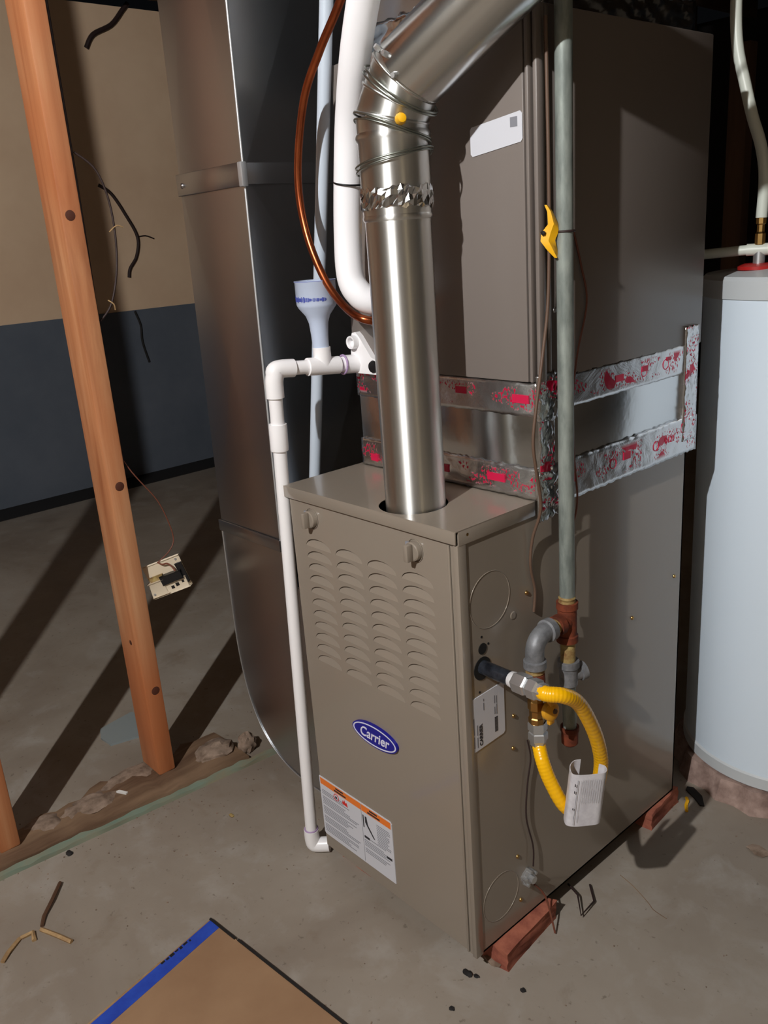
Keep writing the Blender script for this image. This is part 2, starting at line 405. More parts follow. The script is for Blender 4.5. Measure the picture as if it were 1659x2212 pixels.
# louvers: flaps pressed inwards, hinged along the straight lower edge
proto = None
for cx in LX:
    for z0 in LZ:
        if proto is None:
            bm = nb(); g_ = []
            for f in range(5):
                g_.append([bm.verts.new((cx-LW/2*math.cos(math.pi*k/LN), .0004+LD*math.sin(math.pi*k/LN)*(f/4)**.9, z0+LH*1.06*math.sin(math.pi*k/LN)*f/4)) for k in range(LN+1)])
            for a, b in zip(g_, g_[1:]):
                for k in range(LN): bm.faces.new((a[k], a[k+1], b[k+1], b[k]))
            bmesh.ops.remove_doubles(bm, verts=bm.verts[:], dist=.0001)
            proto = finish('louver', bm, 'paint', door, 0); p0 = (cx, z0)
        else:
            q = proto.copy(); COL.objects.link(q); q.parent = door
            q.location = (cx-p0[0], 0, z0-p0[1])
# quarter-turn door knobs
for kx in (.072, .356):
    kz = .836
    k = LT('door_knob', 'paint', F, [(0,.0105), (.0145,.0105), (.0165,.009), (.0175,0)], (kx,0,kz), (0,-1,0), 28)
    bm = nb(); box(bm, kx-.0055, kx+.0055, -.024, -.010, kz-.0155, kz+.0155, bev=.003)
    finish('grip', bm, 'paint', k, 40)
    BX('notch', 'ink_grey', k, kx-.0205, kx-.012, -.004, .0, kz-.006, kz+.013, bev=.001)
    bm = nb(); tube(bm, [(kx+.0185*math.cos(a), -.001, kz+.0205*math.sin(a)) for a in [2*math.pi*i/28 for i in range(29)]], .0008, 6, False)
    finish('embossed_rim', bm, 'paint', k, 60)
# oval badge
bx_, bz_ = .211, .4185
def ell(a, b, y): return [(bx_+a*math.cos(2*math.pi*k/48), y, bz_+b*math.sin(2*math.pi*k/48)) for k in range(48)]
bd = PR('badge', 'badge', F, ell(.0655,.0245,-.0055), (0,.0055,0))
bd['label'] = 'blue oval badge'
bm = nb()
oA, oB = ell(.0625,.0220,-.0060), ell(.0595,.0195,-.0060)
va = [bm.verts.new(p) for p in oA]; vb = [bm.verts.new(p) for p in oB]
for k in range(48): bm.faces.new((va[k], va[(k+1)%48], vb[(k+1)%48], vb[k]))
r_ = bmesh.ops.extrude_face_region(bm, geom=bm.faces[:]); bmesh.ops.translate(bm, vec=(0,.0007,0), verts=[v for v in r_['geom'] if isinstance(v, bmesh.types.BMVert)])
finish('badge_rim', bm, 'badge_white', bd)
text('badge_lettering', 'Carrier', 'badge_white', bd, (bx_-.001, -.0058, bz_-.001), X, Z, .0305, .22, .0004, sx=.92)
# warning label on the door
lb = PR('warning_label', 'label', F, [(.003,-.0016,.086), (.007,-.0016,.082), (.237,-.0016,.082), (.237,-.0016,.226), (.232,-.0016,.231), (.003,-.0016,.231)], (0,.0016,0))
lb['label'] = 'white warning label with orange header'
O = (.003, -.0016, .082); NY = (0,-1,0)
for r_ in ((.003,.1385,.131,.1465), (.1405,.231,.131,.1465)): quads('orange_header', 'orange', lb, [r_], O, X, Z, NY, .0003)
rn = random.Random(4); rows = []
for k in range(26):
    z = .116-k*.0042
    if z < .006: break
    if 3 <= k <= 3 or k in (9,15,20): continue
    rows.append((.006, .006+rn.uniform(.07,.125), z, z+.0016))
for k in range(22):
    z = .118-k*.0042
    if z < .016: break
    if z > .068: rows.append((.186, .186+rn.uniform(.03,.042), z, z+.0015))
    elif k not in (13,18): rows.append((.143, .143+rn.uniform(.05,.082), z, z+.0015))
quads('printed_lines', 'ink_grey', lb, rows, O, X, Z, NY, .0004)
for r_ in ((.056,.082,.1400,.1440), (.050,.090,.1335,.1375), (.166,.190,.1400,.1440), (.160,.198,.1335,.1375)): quads('header_print', 'ink', lb, [r_], O, X, Z, NY, .0005)
for r_ in ((.144,.160,.066,.0715), (.212,.228,.052,.0575), (.143,.146,.092,.122)): quads('print_block', 'ink', lb, [r_], O, X, Z, NY, .0005)
bm = nb()
prism(bm, [Vector((.003+a, -.0021, .082+b)) for a, b in ((.150,.121), (.155,.121), (.158,.103), (.178,.077), (.174,.077), (.156,.098), (.150,.106))], (0,.0004,0))
finish('hand_pictogram', bm, 'ink', lb)
bm = nb()
prism(bm, [Vector((.003+a, -.0021, .082+b)) for a, b in ((.076,.115), (.078,.124), (.081,.120), (.084,.127), (.087,.120), (.091,.123), (.094,.113))], (0,.0004,0))
finish('flame_pictogram', bm, 'ink_red', lb)
ring = nb(); tube(ring, [(.003+.056+.008*math.cos(a), -.0018, .082+.1195+.008*math.sin(a)) for a in [2*math.pi*i/20 for i in range(21)]], .0009, 5, False)
finish('prohibition_ring', ring, 'ink_red', lb)
quads('flame_print', 'ink', lb, [(.053,.0585,.116,.122)], O, X, Z, NY, .0005)
quads('divider_line', 'ink_grey', lb, [(.1388,.1396,.004,.146)], O, X, Z, NY, .0004)
# rating label on the side: reads upwards
sl = PR('rating_label', 'label', F, [(W+.0014,.008,.480), (W+.0014,.093,.484), (W+.0014,.097,.488), (W+.0014,.097,.582), (W+.0014,.0925,.586), (W+.0014,.010,.583)], (-.0014,0,0))
sl['label'] = 'white rating label on the side panel'
OS = (W+.0014, .008, .481); NX = (1,0,0)
rows = []
for y0, z0, z1 in ((.008,.008,.03), (.008,.034,.066), (.016,.006,.026), (.016,.030,.05), (.062,.052,.066), (.067,.05,.07), (.062,.073,.088), (.067,.072,.086), (.034,.072,.086), (.034,.09,.094)):
    rows.append((y0, y0+.0022, z0, z1))
quads('printed_lines', 'ink_grey', sl, rows, OS, Y, Z, NX, .0004)
quads('barcode', 'ink', sl, [(.062,.070, .016+k*.0016, .016+k*.0016+[.0007,.0011,.0005,.0009][k%4]) for k in range(19)], OS, Y, Z, NX, .0004)
text('label_lettering', 'CARRIER', 'ink', sl, (W+.0015, .0345, .481+.027), Z, -Y, .0105, 0, .0003)
# screws on the side, lid screw, knockouts, holes
for y, z in ((.020,.880), (.165,.73), (.122,.20), (.122,.505), (.128,.095), (.118,.44), (.66,.60), (.50,.56)):
    s = LT('screw', 'brass', F, [(0,.0032), (.0028,.0030), (.004,.0016), (.0042,0)], (W,y,z), X, 12)
for cy, cz in ((.070,.750), (.072,.140)):
    bm = nb(); tube(bm, [(W+.0002, cy+.05*math.cos(a), cz+0.05*math.sin(a)) for a in [2*math.pi*i/40 for i in range(41)]], .0007, 6, False)
    finish('knockout_ring', bm, 'paint', F, 60)
LT('knockout_plug', 'paint', F, [(0,.0012), (.006,.0012), (.0075,0)], (W,.128,.70), X, 16)
for pts in ([(.045,.632,.021), (.047,.668,.010)],):
    for y, z, r in pts:
        LT('pipe_opening', 'paint_dark', F, [(0,.0011), (r,.0011), (r,0)], (W,y,z), X, 20)
for y, z in ((.036,.590), (.062,.672), (.046,.69), (.008,.845)):
    LT('screw_hole', 'paint_dark', F, [(0,.0007), (.0022,.0007), (.0022,0)], (W,y,z), X, 10)
# cable clamp
cl = LT('cable_clamp', 'chrome', F, [(0,.020), (.008,.020), (.008,.010), (.015,.010), (.015,.004), (.017,.004), (.017,0)], (W,.147,.140), X, 8, 20)
for k in range(5):
    a = 2*math.pi*k/5+.3
    LT('clamp_lug', 'chrome', cl, [(0,.014), (.0035,.014), (.004,.002), (.004,0)], (W,.147+.0145*math.cos(a),.140+.0145*math.sin(a)), X, 8, 20)

# ================================================================== foil wrapped transition between furnace and coil
TRZ0, TRZ1 = T+.001, 1.092
CY0 = .187
TR = thing('duct_transition', (W/2, .45, TRZ0), 'shiny foil-faced duct section taped with red-printed foil above the furnace', 'duct')
BX('foil_body', 'foil', TR, .012, W+.013, CY0+.004, D-.004, TRZ0, TRZ1, bev=.003)
fr = (0, -1, 0)
# front face strips (u = +x, v = +z, normal -y)
sheet('foil_tape', 'tape', TR, (.010, CY0+.004, 1.036), X, Z, W+.002, .057, .0010, 60, 9, .0022, .0012, 1)
sheet('foil_tape', 'tape', TR, (.010, CY0+.004, T+.002), X, Z, W+.002, .056, .0020, 60, 9, .003, .002, 2)
sheet('foil_tape', 'tape', TR, (W+.013, CY0+.002, TRZ0+.002), Y, Z, .040, .205, .0030, 14, 40, .003, .002, 3, .0, 1.)
# side face strips (u = +y, v = +z, normal +x)
sheet('foil_tape', 'tape', TR, (W+.013, CY0+.03, 1.040), Y, Z, .475, .056, .0005, 60, 9, .0020, .0010, 4)
sheet('foil_tape', 'tape', TR, (W+.013, CY0+.03, T-.014), Y, Z, .480, .072, .0010, 60, 9, .0040, .0015, 5)
sheet('foil_tape', 'tape', TR, (W+.013, D-.045, TRZ0+.01), Y, Z, .048, .228, .0022, 12, 40, .0050, .002, 6, .0, 1.)
sheet('foil_tape', 'tape', TR, (W+.013, CY0-.004, T-.030), Y, Z, .062, .080, .0050, 16, 16, .006, .004, 7, .25, .9)
sheet('foil_tape', 'tape', TR, (W+.013, CY0-.002, 1.030), Y, Z, .050, .078, .0045, 14, 16, .0055, .004, 8, .25, .9)
# printed marks that stay readable
tp = [o for o in TR.children if o.name.startswith('foil_tape')]
text('tape_lettering', '0121', 'tape_red', tp[4], (W+.0178, .595, .917), Y, Z, .018)
for (cy, cz, h, pr) in ((.545,.914,.0202,tp[4]), (.50,1.066,.0180,tp[3]), (.575,1.068,.0180,tp[3]), (.645,.93,.0202,tp[4]), (.40,.912,.0202,tp[4])):
    bm = nb(); tube(bm, [(W+h-.003, cy+.0095*math.cos(a), cz+.0095*math.sin(a)) for a in [2*math.pi*i/20 for i in range(21)]], .0009, 5, False)
    finish('round_mark', bm, 'tape_red', pr, 60)
for tpx, o_, u_, n_, h_, rs in ((tp[3], (W+.013, CY0+.03, 1.040), Y, NX, .0032, ((.19,.215,.020,.032), (.275,.295,.026,.036), (.36,.375,.034,.041))),
                            (tp[4], (W+.013, CY0+.03, T-.014), Y, NX, .0056, ((.045,.068,.030,.044), (.215,.238,.034,.048))),
                            (tp[0], (.010, CY0+.004, 1.036), X, NY, .0038, ((.275,.300,.028,.040), (.405,.440,.022,.036))),
                            (tp[1], (.010, CY0+.004, T+.002), X, NY, .0052, ((.345,.385,.022,.036), (.235,.250,.020,.034), (.03,.05,.012,.026)))):
    for r_ in rs: quads('red_block', 'tape_red', tpx, [r_], o_, u_, Z, n_, h_)

# ================================================================== coil cabinet on top
CT = 1.642
CW = .470
CC = thing('coil_cabinet', (W/2, .46, TRZ1), 'tall taupe coil cabinet above the foil section with white sticker', 'coil cabinet')
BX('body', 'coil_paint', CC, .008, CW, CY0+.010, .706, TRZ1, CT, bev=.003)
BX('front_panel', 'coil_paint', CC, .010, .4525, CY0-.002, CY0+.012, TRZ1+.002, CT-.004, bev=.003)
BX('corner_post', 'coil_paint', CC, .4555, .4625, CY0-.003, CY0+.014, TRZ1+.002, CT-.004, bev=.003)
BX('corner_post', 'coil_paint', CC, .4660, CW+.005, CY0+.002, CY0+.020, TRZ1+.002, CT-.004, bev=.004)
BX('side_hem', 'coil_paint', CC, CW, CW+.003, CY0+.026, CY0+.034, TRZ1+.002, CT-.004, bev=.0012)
st = PR('sticker', 'label', CC, [(.346,CY0-.0034,1.451), (.350,CY0-.0034,1.447), (.448,CY0-.0034,1.458), (.451,CY0-.0034,1.462), (.451,CY0-.0034,1.497), (.447,CY0-.0034,1.501), (.349,CY0-.0034,1.490), (.346,CY0-.0034,1.486)], (0,.0014,0))
st['label'] = 'white sticker with rounded corners'
quads('faint_print', 'ink_grey', st, [(.080,.094,.030,.044)], (.348, CY0-.0034, 1.450), X, Z, NY, .0003)
LT('screw', 'chrome', CC, [(0,.003), (.003,.0028), (.0042,.001), (.0042,0)], (CW,.232,1.205), X, 12)
# moulded drain plate
pl = [(.020,1.150), (.026,1.163), (.036,1.165), (.046,1.157), (.078,1.118), (.115,1.105), (.115,1.085), (.024,1.085), (.018,1.10)]
dp = PR('drain_plate', 'pvc', CC, [(x, CY0-.014, z) for x, z in pl], (0,.012,0)); dp['label'] = 'white moulded drain plate'
LT('drain_port', 'pvc', dp, [(.010,.012), (.0125,.012), (.0135,0), (.009,0), (.009,.011), (.010,.012)], (.033, CY0-.014, 1.146), (0,-1,0), 20)
LT('drain_port', 'black_rubber', dp, [(0,.004), (.0105,.004), (.0125,0)], (.083, CY0-.014, 1.100), (0,-1,0), 20)
# line set stub: service valve with yellow cap seen between the pipe and the flue
SV = thing('service_port', (.16, CY0-.002, 1.29), 'small silver service stem with yellow cap beside the flue', 'valve')
TB('stem', 'chrome', SV, [(.150,CY0,1.285), (.150,.150,1.285), (.152,.140,1.295), (.155,.138,1.348)], .0055, 10, 3)
LT('cap', 'yellow_tag', SV, [(0,.018), (.006,.017), (.0072,.010), (.0072,0), (0,0)], (.155,.138,1.347), Z, 12)

# supply plenum above the coil
PL = thing('supply_plenum', (.22, .47, CT), 'dull metal supply plenum taped onto the top of the coil cabinet', 'duct')
BX('body', 'galv', PL, .03, .440, .235, .690, CT+.001, 2.60, bev=.002)
sheet('foil_tape', 'foil', PL, (.440, .235, CT+.002), Y, Z, .45, .05, .003, 40, 8, .004, .005, 21, 2, 3)
sheet('foil_tape', 'foil', PL, (.03, .235, CT+.002), X, Z, .41, .05, .003, 40, 8, .004, .005, 22, 2, 3)

# ================================================================== flue pipe
RF = .0525
FD = Vector((1, .30, .65)).normalized()
FP = thing('flue_pipe', (FX, FY, T), 'shiny round metal flue pipe rising from the furnace lid and bending right', 'flue pipe')
LT('lower_pipe', 'flue', FP, [(RF-.001,-.03), (RF,-.03), (RF,.468), (RF+.002,.470), (RF+.003,.4735), (RF+.002,.477), (RF,.480), (RF-.001,.480)], (FX,FY,T), Z, 64, 40)
LT('upper_pipe', 'flue', FP, [(RF+.0015,.470), (RF+.0025,.505), (RF+.0025,.583), (RF+.005,.586), (RF+.006,.590), (RF+.005,.594), (RF+.0025,.597), (RF+.0015,.600)], (FX,FY,T), Z, 64, 40)
# crimped, foil-taped joint
bm = nb(); seg = 60; rnd = random.Random(3); rings = []
for j, z in enumerate((.486,.490,.497,.505,.512,.517)):
    rings.append([bm.verts.new((FX+(RF+.004+(.003*rnd.uniform(-1,1) if 0 < j < 5 else -.001))*math.cos(2*math.pi*k/seg), FY+(RF+.004+(.003*rnd.uniform(-1,1) if 0 < j < 5 else -.001))*math.sin(2*math.pi*k/seg), T+z+rnd.uniform(-.003,.003))) for k in range(seg)])
for a, b in zip(rings, rings[1:]):
    for k in range(seg): bm.faces.new((a[k], a[(k+1)%seg], b[(k+1)%seg], b[k]))
finish('crumpled_foil_band', bm, 'foil', FP, None)
# adjustable elbow: three gores
q0 = Vector((FX, FY, T+.585)); q1 = Vector((FX, FY, 1.508))
d1 = (Z*1.0+FD).normalized(); d2 = FD
q2 = q1+d1*.030; q3 = q2+d1*.030; q4 = q3+FD*.012
bm = nb(); tube(bm, [q0, q1], RF+.003, 48, False, X.copy()); finish('elbow_gore', bm, 'flue', FP, 60)
def gore(a, b, da, db, r):
    bm = nb(); u = X; rings = []
    for p, d in ((a, da), (b, db)):
        uu = (u-d*u.dot(d)).normalized(); vv = d.cross(uu)
        rings.append([bm.verts.new(p+r*(math.cos(2*math.pi*k/48)*uu+math.sin(2*math.pi*k/48)*vv)) for k in range(48)])
    for k in range(48): bm.faces.new((rings[0][k], rings[0][(k+1)%48], rings[1][(k+1)%48], rings[1][k]))
    return finish('elbow_gore', bm, 'flue', FP, 60)
dm1 = (Z+d1).normalized(); dm2 = d1; dm3 = (d1+FD).normalized()
gore(q1, q2, dm1, dm2, RF+.0035); gore(q2, q3, dm2, dm3, RF+.0035); gore(q3, q4, dm3, FD, RF+.0035)
for p, d in ((q1, dm1), (q2, dm2), (q3, dm3)):
    uu = d.orthogonal().normalized(); vv = d.cross(uu)
    bm = nb(); tube(bm, [p+(RF+.0045)*(math.cos(a)*uu+math.sin(a)*vv) for a in [2*math.pi*i/48 for i in range(49)]], .0022, 8, False)
    finish('elbow_bead', bm, 'flue', FP, 60)
LT('angled_pipe', 'flue_angle', FP, [(RF+.001,-.01), (RF+.0045,-.008), (RF+.0045,0), (RF+.0045,1.1), (RF+.003,1.1)], q4, FD, 64, 40)
sd = FD.cross(Z).normalized()
TB('seam', 'flue_angle', FP, [q4+FD*.0+(-sd*.5+(FD.cross(sd))*-.87).normalized()*(RF+.004), q4+FD*1.0+(-sd*.5+(FD.cross(sd))*-.87).normalized()*(RF+.004)], .0016, 6)
up = sd.cross(FD).normalized()
for (al, an) in ((-.004,-.2), (.0,.35), (.05,1.65), (-.01,.75)):
    dirn = (sd*math.cos(an)+up*math.sin(an)).normalized()
    LT('sheet_metal_screw', 'chrome', FP, [(0,.009), (.0035,.009), (.0045,.005), (.0045,0)], q4+FD*al+dirn*(RF+.004), dirn, 8)
# support wire wrapped twice round the elbow and led up along the pipe
def ringpath(c, d, r, n=40, wob=.0, a0=0, a1=2*math.pi):
    d = d.normalized(); uu = (X-d*X.dot(d)).normalized(); vv = d.cross(uu)
    return [c+d*(wob*math.sin(3*a))+r*(math.cos(a)*uu+math.sin(a)*vv) for a in [a0+(a1-a0)*i/n for i in range(n+1)]]
HW = thing('support_wire', (FX, FY, 1.48), 'soft steel hanging wire wound around the flue elbow', 'wire')
for c, d, r in ((q1+Vector((0,0,-.020)), (Z*1+Vector((.22,.28,0))), RF+.0085), (q1+Vector((0,0,-.012)), (Z+Vector((.30,.26,0))), RF+.0090), (q1+Vector((0,0,-.058)), (Z+Vector((-.16,-.10,0))), RF+.0090), (q1+Vector((0,0,-.064)), (Z+Vector((-.20,-.10,0))), RF+.0085), (q2+d1*.006, (Z*.6+FD), RF+.0095), (q2+d1*.012, (Z*.52+FD), RF+.0095)):
    bm = nb(); tube(bm, ringpath(c, d, r, 44, .0008), .0016, 6, False); finish('wire_loop', bm, 'wire_steel', HW, 60)
TB('wire_lead', 'wire_steel', HW, [q3+up*(RF+.0065)-sd*.02-FD*.015, q3+FD*.10+up*(RF+.012)-sd*.012, q3+FD*.45+up*(RF+.08)-sd*.01, q3+FD*.9+up*(RF+.26)], .0028, 8, 4)
LT('yellow_wire_nut', 'yellow_tag', HW, [(0,.016), (.006,.014), (.0085,.005), (.0085,0), (0,0)], Vector((FX,FY,1.498))+Vector((.85,-.52,0)).normalized()*(RF+.009), Vector((.85,-.52,0)), 12)

# ================================================================== white insulated line and copper line
IL = thing('insulated_line', (.15, CY0, 1.20), 'thick white insulated refrigerant line curving up beside the flue', 'pipe')
P = [(.165,CY0-.004,1.226), (.165,.150,1.226), (.160,.118,1.229), (.146,.100,1.243), (.131,.094,1.275), (.131,.096,1.35), (.150,.092,1.45), (.180,.080,1.53), (.240,.050,1.61), (.306,.024,1.69), (.392,-.004,1.80), (.45,-.02,1.95), (.55,-.04,2.2), (.6,-.05,2.66)]
TB('foam_sleeve', 'insul', IL, P, .0245, 24, 10)
bm = nb(); tube(bm, ringpath(Vector((.147,.094,1.428)), Vector((.22,-.05,1)), .0258, 30), .0016, 6, False); finish('cable_tie', bm, 'black_rubber', IL, 60)
CL = tag(TB('copper_line', 'copper', None, [(.205,CY0-.003,1.190), (.180,.135,1.194), (.160,.092,1.201), (.101,.098,1.223), (.047,.10,1.273), (.006,.10,1.357), (-.003,.10,1.454), (.034,.10,1.572), (.090,.10,1.641), (.154,.10,1.702), (.24,.10,1.80), (.40,.06,2.1), (.5,.02,2.66)], .0072, 14, 10), 'bare copper refrigerant tube bowing left of the white line', 'pipe')

# ================================================================== bluish riser pipe behind the funnel
tag(TB('riser_pipe', 'pvc_blue', None, [(-.163,.17,.72), (.035,.17,1.742), (.20,.17,2.60)], .0125, 18), 'slim bluish white plastic pipe rising behind the drain funnel', 'pipe')

# ================================================================== PVC drain assembly
DR = thing('drain_pipe', (-.052, 0, 0), 'white plastic drain pipe with funnel running down the furnace corner to the floor', 'drain pipe')
r = .0133; rf = .0172
bx, by = -.053, -.002; tx, ty = -.004, .000
def dpt(z): f = (z-.03)/(1.115-.03); return Vector((bx+(tx-bx)*f, by+(ty-by)*f, z))
TB('vertical_pipe', 'pvc', DR, [dpt(.04), dpt(1.09)], r, 20)
LT('coupling', 'pvc', DR, [(r,-.026), (rf,-.026), (rf+.0005,-.022), (rf+.0005,.022), (rf,.026), (r,.026)], dpt(.985), dpt(1)-dpt(0), 24)
# top elbow and run to the tee
EZ = 1.116; hd = (Vector((.030,.187,1.102))-Vector((tx,ty,EZ))).normalized()
E0 = Vector((tx, ty, EZ))
el = [dpt(1.062), dpt(1.09), E0-Z*.012+hd*.002, E0+hd*.004-Z*.003, E0+hd*.018, E0+hd*.042]
TB('elbow', 'pvc', DR, el, [rf+.001]*2+[rf]*2+[rf]*2, 20) if False else TB('elbow', 'pvc', DR, el, rf, 20, 5)
TB('horizontal_pipe', 'pvc', DR, [E0+hd*.03, E0+hd*.165], r, 20)
TC = E0+hd*.106
te = TB('tee', 'pvc', DR, [TC-hd*.034, TC+hd*.034], rf, 24)
TB('branch_socket', 'pvc', te, [TC, TC+Z*.036], rf, 24)
TB('adapter', 'pvc', DR, [E0+hd*.150, E0+hd*.184], rf+.001, 8)
bm = nb(); tube(bm, ringpath(E0+hd*.150, hd, rf+.0008, 24), .0022, 8, False); finish('primer_ring', bm, 'purple', DR, 60)
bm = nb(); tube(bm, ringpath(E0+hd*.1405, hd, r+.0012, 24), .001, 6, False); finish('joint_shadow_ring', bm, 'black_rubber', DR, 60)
fx, fy = TC.x-.002, TC.y
fz = TC.z
fu = LT('funnel', 'funnel', DR, [(.0125,.030), (.0155,.032), (.0165,.060), (.0185,.082), (.0235,.096), (.036,.112), (.0385,.118), (.0385,.158), (.0395,.159), (.0395,.161), (.0375,.161), (.0372,.120), (.0345,.114), (.022,.099), (.0165,.084), (.0145,.060), (.0125,.034)], (fx,fy,fz), Z, 40, 50)
fu['label'] = 'milky blue funnel cup'
bm = nb(); rnd = random.Random(5)
for k in range(34):     # blue printed band round the cup, towards the viewer
    a0 = math.radians(-130+k*3.6); a1 = a0+math.radians(rnd.uniform(1.6,3.3)); zz = fz+.1285-k*.00005; hh = rnd.uniform(.005,.0105)*(1.1 if k < 16 else .75)
    v = [bm.verts.new((fx+rr*math.cos(a), fy+rr*math.sin(a), z)) for rr in (.0392,) for a, z in ((a0,zz-hh/2), (a1,zz-hh/2), (a1,zz+hh/2), (a0,zz+hh/2))]
    bm.faces.new(v)
r_ = bmesh.ops.extrude_face_region(bm, geom=bm.faces[:])
for v in [g for g in r_['geom'] if isinstance(g, bmesh.types.BMVert)]:
    dd = Vector((v.co.x-fx, v.co.y-fy, 0)).normalized(); v.co -= dd*.0006
finish('printed_band', bm, 'ink_blue', fu)
bm = nb(); tube(bm, ringpath(Vector((fx,fy,fz+.160)), Z, .0392, 40), .0006, 6, False); finish('rim_line', bm, 'ink_blue', fu, 60)
# floor elbow
B0 = dpt(.018)
ed = Vector((.62,.60,0)).normalized()
TB('floor_elbow', 'pvc', DR, [dpt(.062), dpt(.042), B0+ed*.003-Z*-.004, B0+ed*.014-Z*.000, B0+ed*.040+Z*.001], rf, 20, 5)
bm = nb(); tube(bm, ringpath(dpt(.063), Z, r+.0014, 24), .0018, 6, False); finish('primer_ring', bm, 'purple', DR, 60)

# ================================================================== return duct
RDY = .10; DXR, DXL = -.188, -.440; DBK = .62
RD = thing('return_duct', ((DXR+DXL)/2, .36, .06), 'large galvanised sheet-metal return duct standing left of the furnace', 'duct')
def lean(z): return (z-1.1)*.024
def cross_break(name, a, b, c_, d_, out, amt, m='galv'):
    bm = nb(); p = [Vector(q) for q in (a, b, c_, d_)]; ctr = sum(p, Vector())/4+Vector(out)*amt
    vs = [bm.verts.new(q) for q in p]; vc = bm.verts.new(ctr)
    bk = [bm.verts.new(q-Vector(out)*.004) for q in p]
    for k in range(4): bm.faces.new((vs[k], vs[(k+1)%4], vc)); bm.faces.new((vs[k], bk[k], bk[(k+1)%4], vs[(k+1)%4]))
    bm.faces.new(bk[::-1]); return finish(name, bm, m, RD, None)
for z0, z1 in ((.690,1.475), (1.475,2.62)):
    l0, l1 = lean(z0), lean(z1)
    cross_break('front_sheet', (DXL+l0,RDY,z0), (DXR+l0,RDY,z0), (DXR+l1,RDY,z1), (DXL+l1,RDY,z1), (0,-1,0), .003)
    cross_break('right_sheet', (DXR+l0,RDY,z0), (DXR+l0,DBK,z0), (DXR+l1,DBK,z1), (DXR+l1,RDY,z1), (1,0,0), .014)
    cross_break('left_sheet', (DXL+l0,DBK,z0), (DXL+l0,RDY,z0), (DXL+l1,RDY,z1), (DXL+l1,DBK,z1), (-1,0,0), .010)
    cross_break('back_sheet', (DXR+l0,DBK,z0), (DXL+l0,DBK,z0), (DXL+l1,DBK,z1), (DXR+l1,DBK,z1), (0,1,0), .003)
    TB('corner_seam', 'galv_edge', RD, [(DXR+l0-.001,RDY+.001,z0), (DXR+l1-.001,RDY+.001,z1)], .0028, 8)
# drive cleats at the joint and at the boot
for z, hh in ((1.475,.022), (.690,.014)):
    l = lean(z)
    ck = BX('drive_cleat', 'galv', RD, DXL+l-.005, DXR+l+.003, RDY-.006, RDY-.001, z-hh, z+hh, bev=.0015)
    BX('drive_cleat', 'galv', RD, DXR+l-.001, DXR+l+.004, RDY-.004, DBK, z-hh*.9, z+hh*.9, bev=.0015)
    if hh > .02:
        BX('cleat_end', 'galv_edge', RD, DXR+l-.006, DXR+l+.008, RDY-.010, RDY+.004, z-hh-.002, z+hh, bev=.002)
        LT('rivet', 'galv', ck, [(0,.004), (.004,.003), (.006,0)], (DXL+l+.018, RDY-.006, z-.002), (0,-1,0), 10)
# curved boot: front and back cheeks, heel wrapper
zt = .690; l = lean(zt)
heel = [(DXL+l, zt), (-.4515,.50), (-.4500,.38), (-.440,.29), (-.420,.21), (-.385,.145), (-.335,.100), (-.27,.072), (-.19,.062), (-.004,.062)]
heel = [(p.x, p.z) for p in catmull([(a, 0, b) for a, b in heel], 5)]
cheek = heel+[(-.004,.60), (DXR+l+.02,.60), (DXR+l,.640), (DXR+l, zt)]
bt = PR('boot_cheek', 'galv', RD, [(a, RDY, b) for a, b in cheek], (0,.004,0))
PR('boot_cheek', 'galv', RD, [(a, DBK-.004, b) for a, b in cheek], (0,.004,0))
bm = nb(); rows = []
for a, b in heel: rows.append([bm.verts.new((a, RDY-.002, b)), bm.verts.new((a, DBK, b)), bm.verts.new((a+.002, DBK, b+.002)), bm.verts.new((a+.002, RDY-.002, b+.002))])
for r0, r1 in zip(rows, rows[1:]):
    for k in range(4): bm.faces.new((r0[k], r0[(k+1)%4], r1[(k+1)%4], r1[k]))
finish('boot_heel', bm, 'galv', RD, 60)
bm = nb(); tube(bm, [(a, RDY-.001, b) for a, b in heel], .0022, 6); finish('heel_seam', bm, 'chrome', RD, 60)
BX('boot_throat', 'galv', RD, DXR+l, -.004, RDY, DBK, .598, .602, bev=0)

# ================================================================== gas piping
gx, gy = .497, .225
GP = thing('gas_pipe', (gx, gy, .40), 'weathered galvanised gas drop pipe with rusty tee and capped drip leg', 'gas pipe')
rp = .0132
TB('drop_pipe', 'gal_pipe', GP, [(gx+.003,gy-.006,2.68), (gx,gy,.715)], rp, 20)
LT('thread_dope', 'dope', GP, [(rp-.001,-.010), (rp+.0012,-.009), (rp+.002,-.002), (rp+.0008,.002), (rp+.0022,.006), (rp-.001,.010)], (gx,gy,.706), Z, 20)
tz = .668
tee = LT('tee', 'rust', GP, [(rp,-.040), (rp+.0062,-.040), (rp+.0062,-.028), (rp+.004,-.026), (rp+.004,.022), (rp+.0062,.024), (rp+.0062,.036), (rp,.036)], (gx,gy,tz), Z, 24)
LT('tee_branch', 'rust', tee, [(0,.0), (rp+.003,.002), (rp+.003,.018), (rp+.0055,.020), (rp+.0055,.034), (rp-.001,.034)], (gx,gy,tz), (0,-1,0), 24)
LT('nipple', 'dope', GP, [(rp,.030), (rp+.0005,.034), (rp+.0005,.046), (rp,.05)], (gx,gy,tz), (0,-1,0), 20)
ey = gy-.092
elb = TB('elbow', 'gal_fit', GP, [(gx,gy-.052,tz+.001), (gx,gy-.066,tz+.001), (gx,ey+.010,tz-.006), (gx,ey+.001,tz-.020), (gx,ey,tz-.040), (gx,ey,tz-.052)], .0165, 22, 5)
LT('elbow_collar', 'gal_fit', elb, [(rp,-.002), (.0205,-.002), (.0205,.011), (.016,.013)], (gx,gy-.049,tz+.001), (0,-1,0), 24)
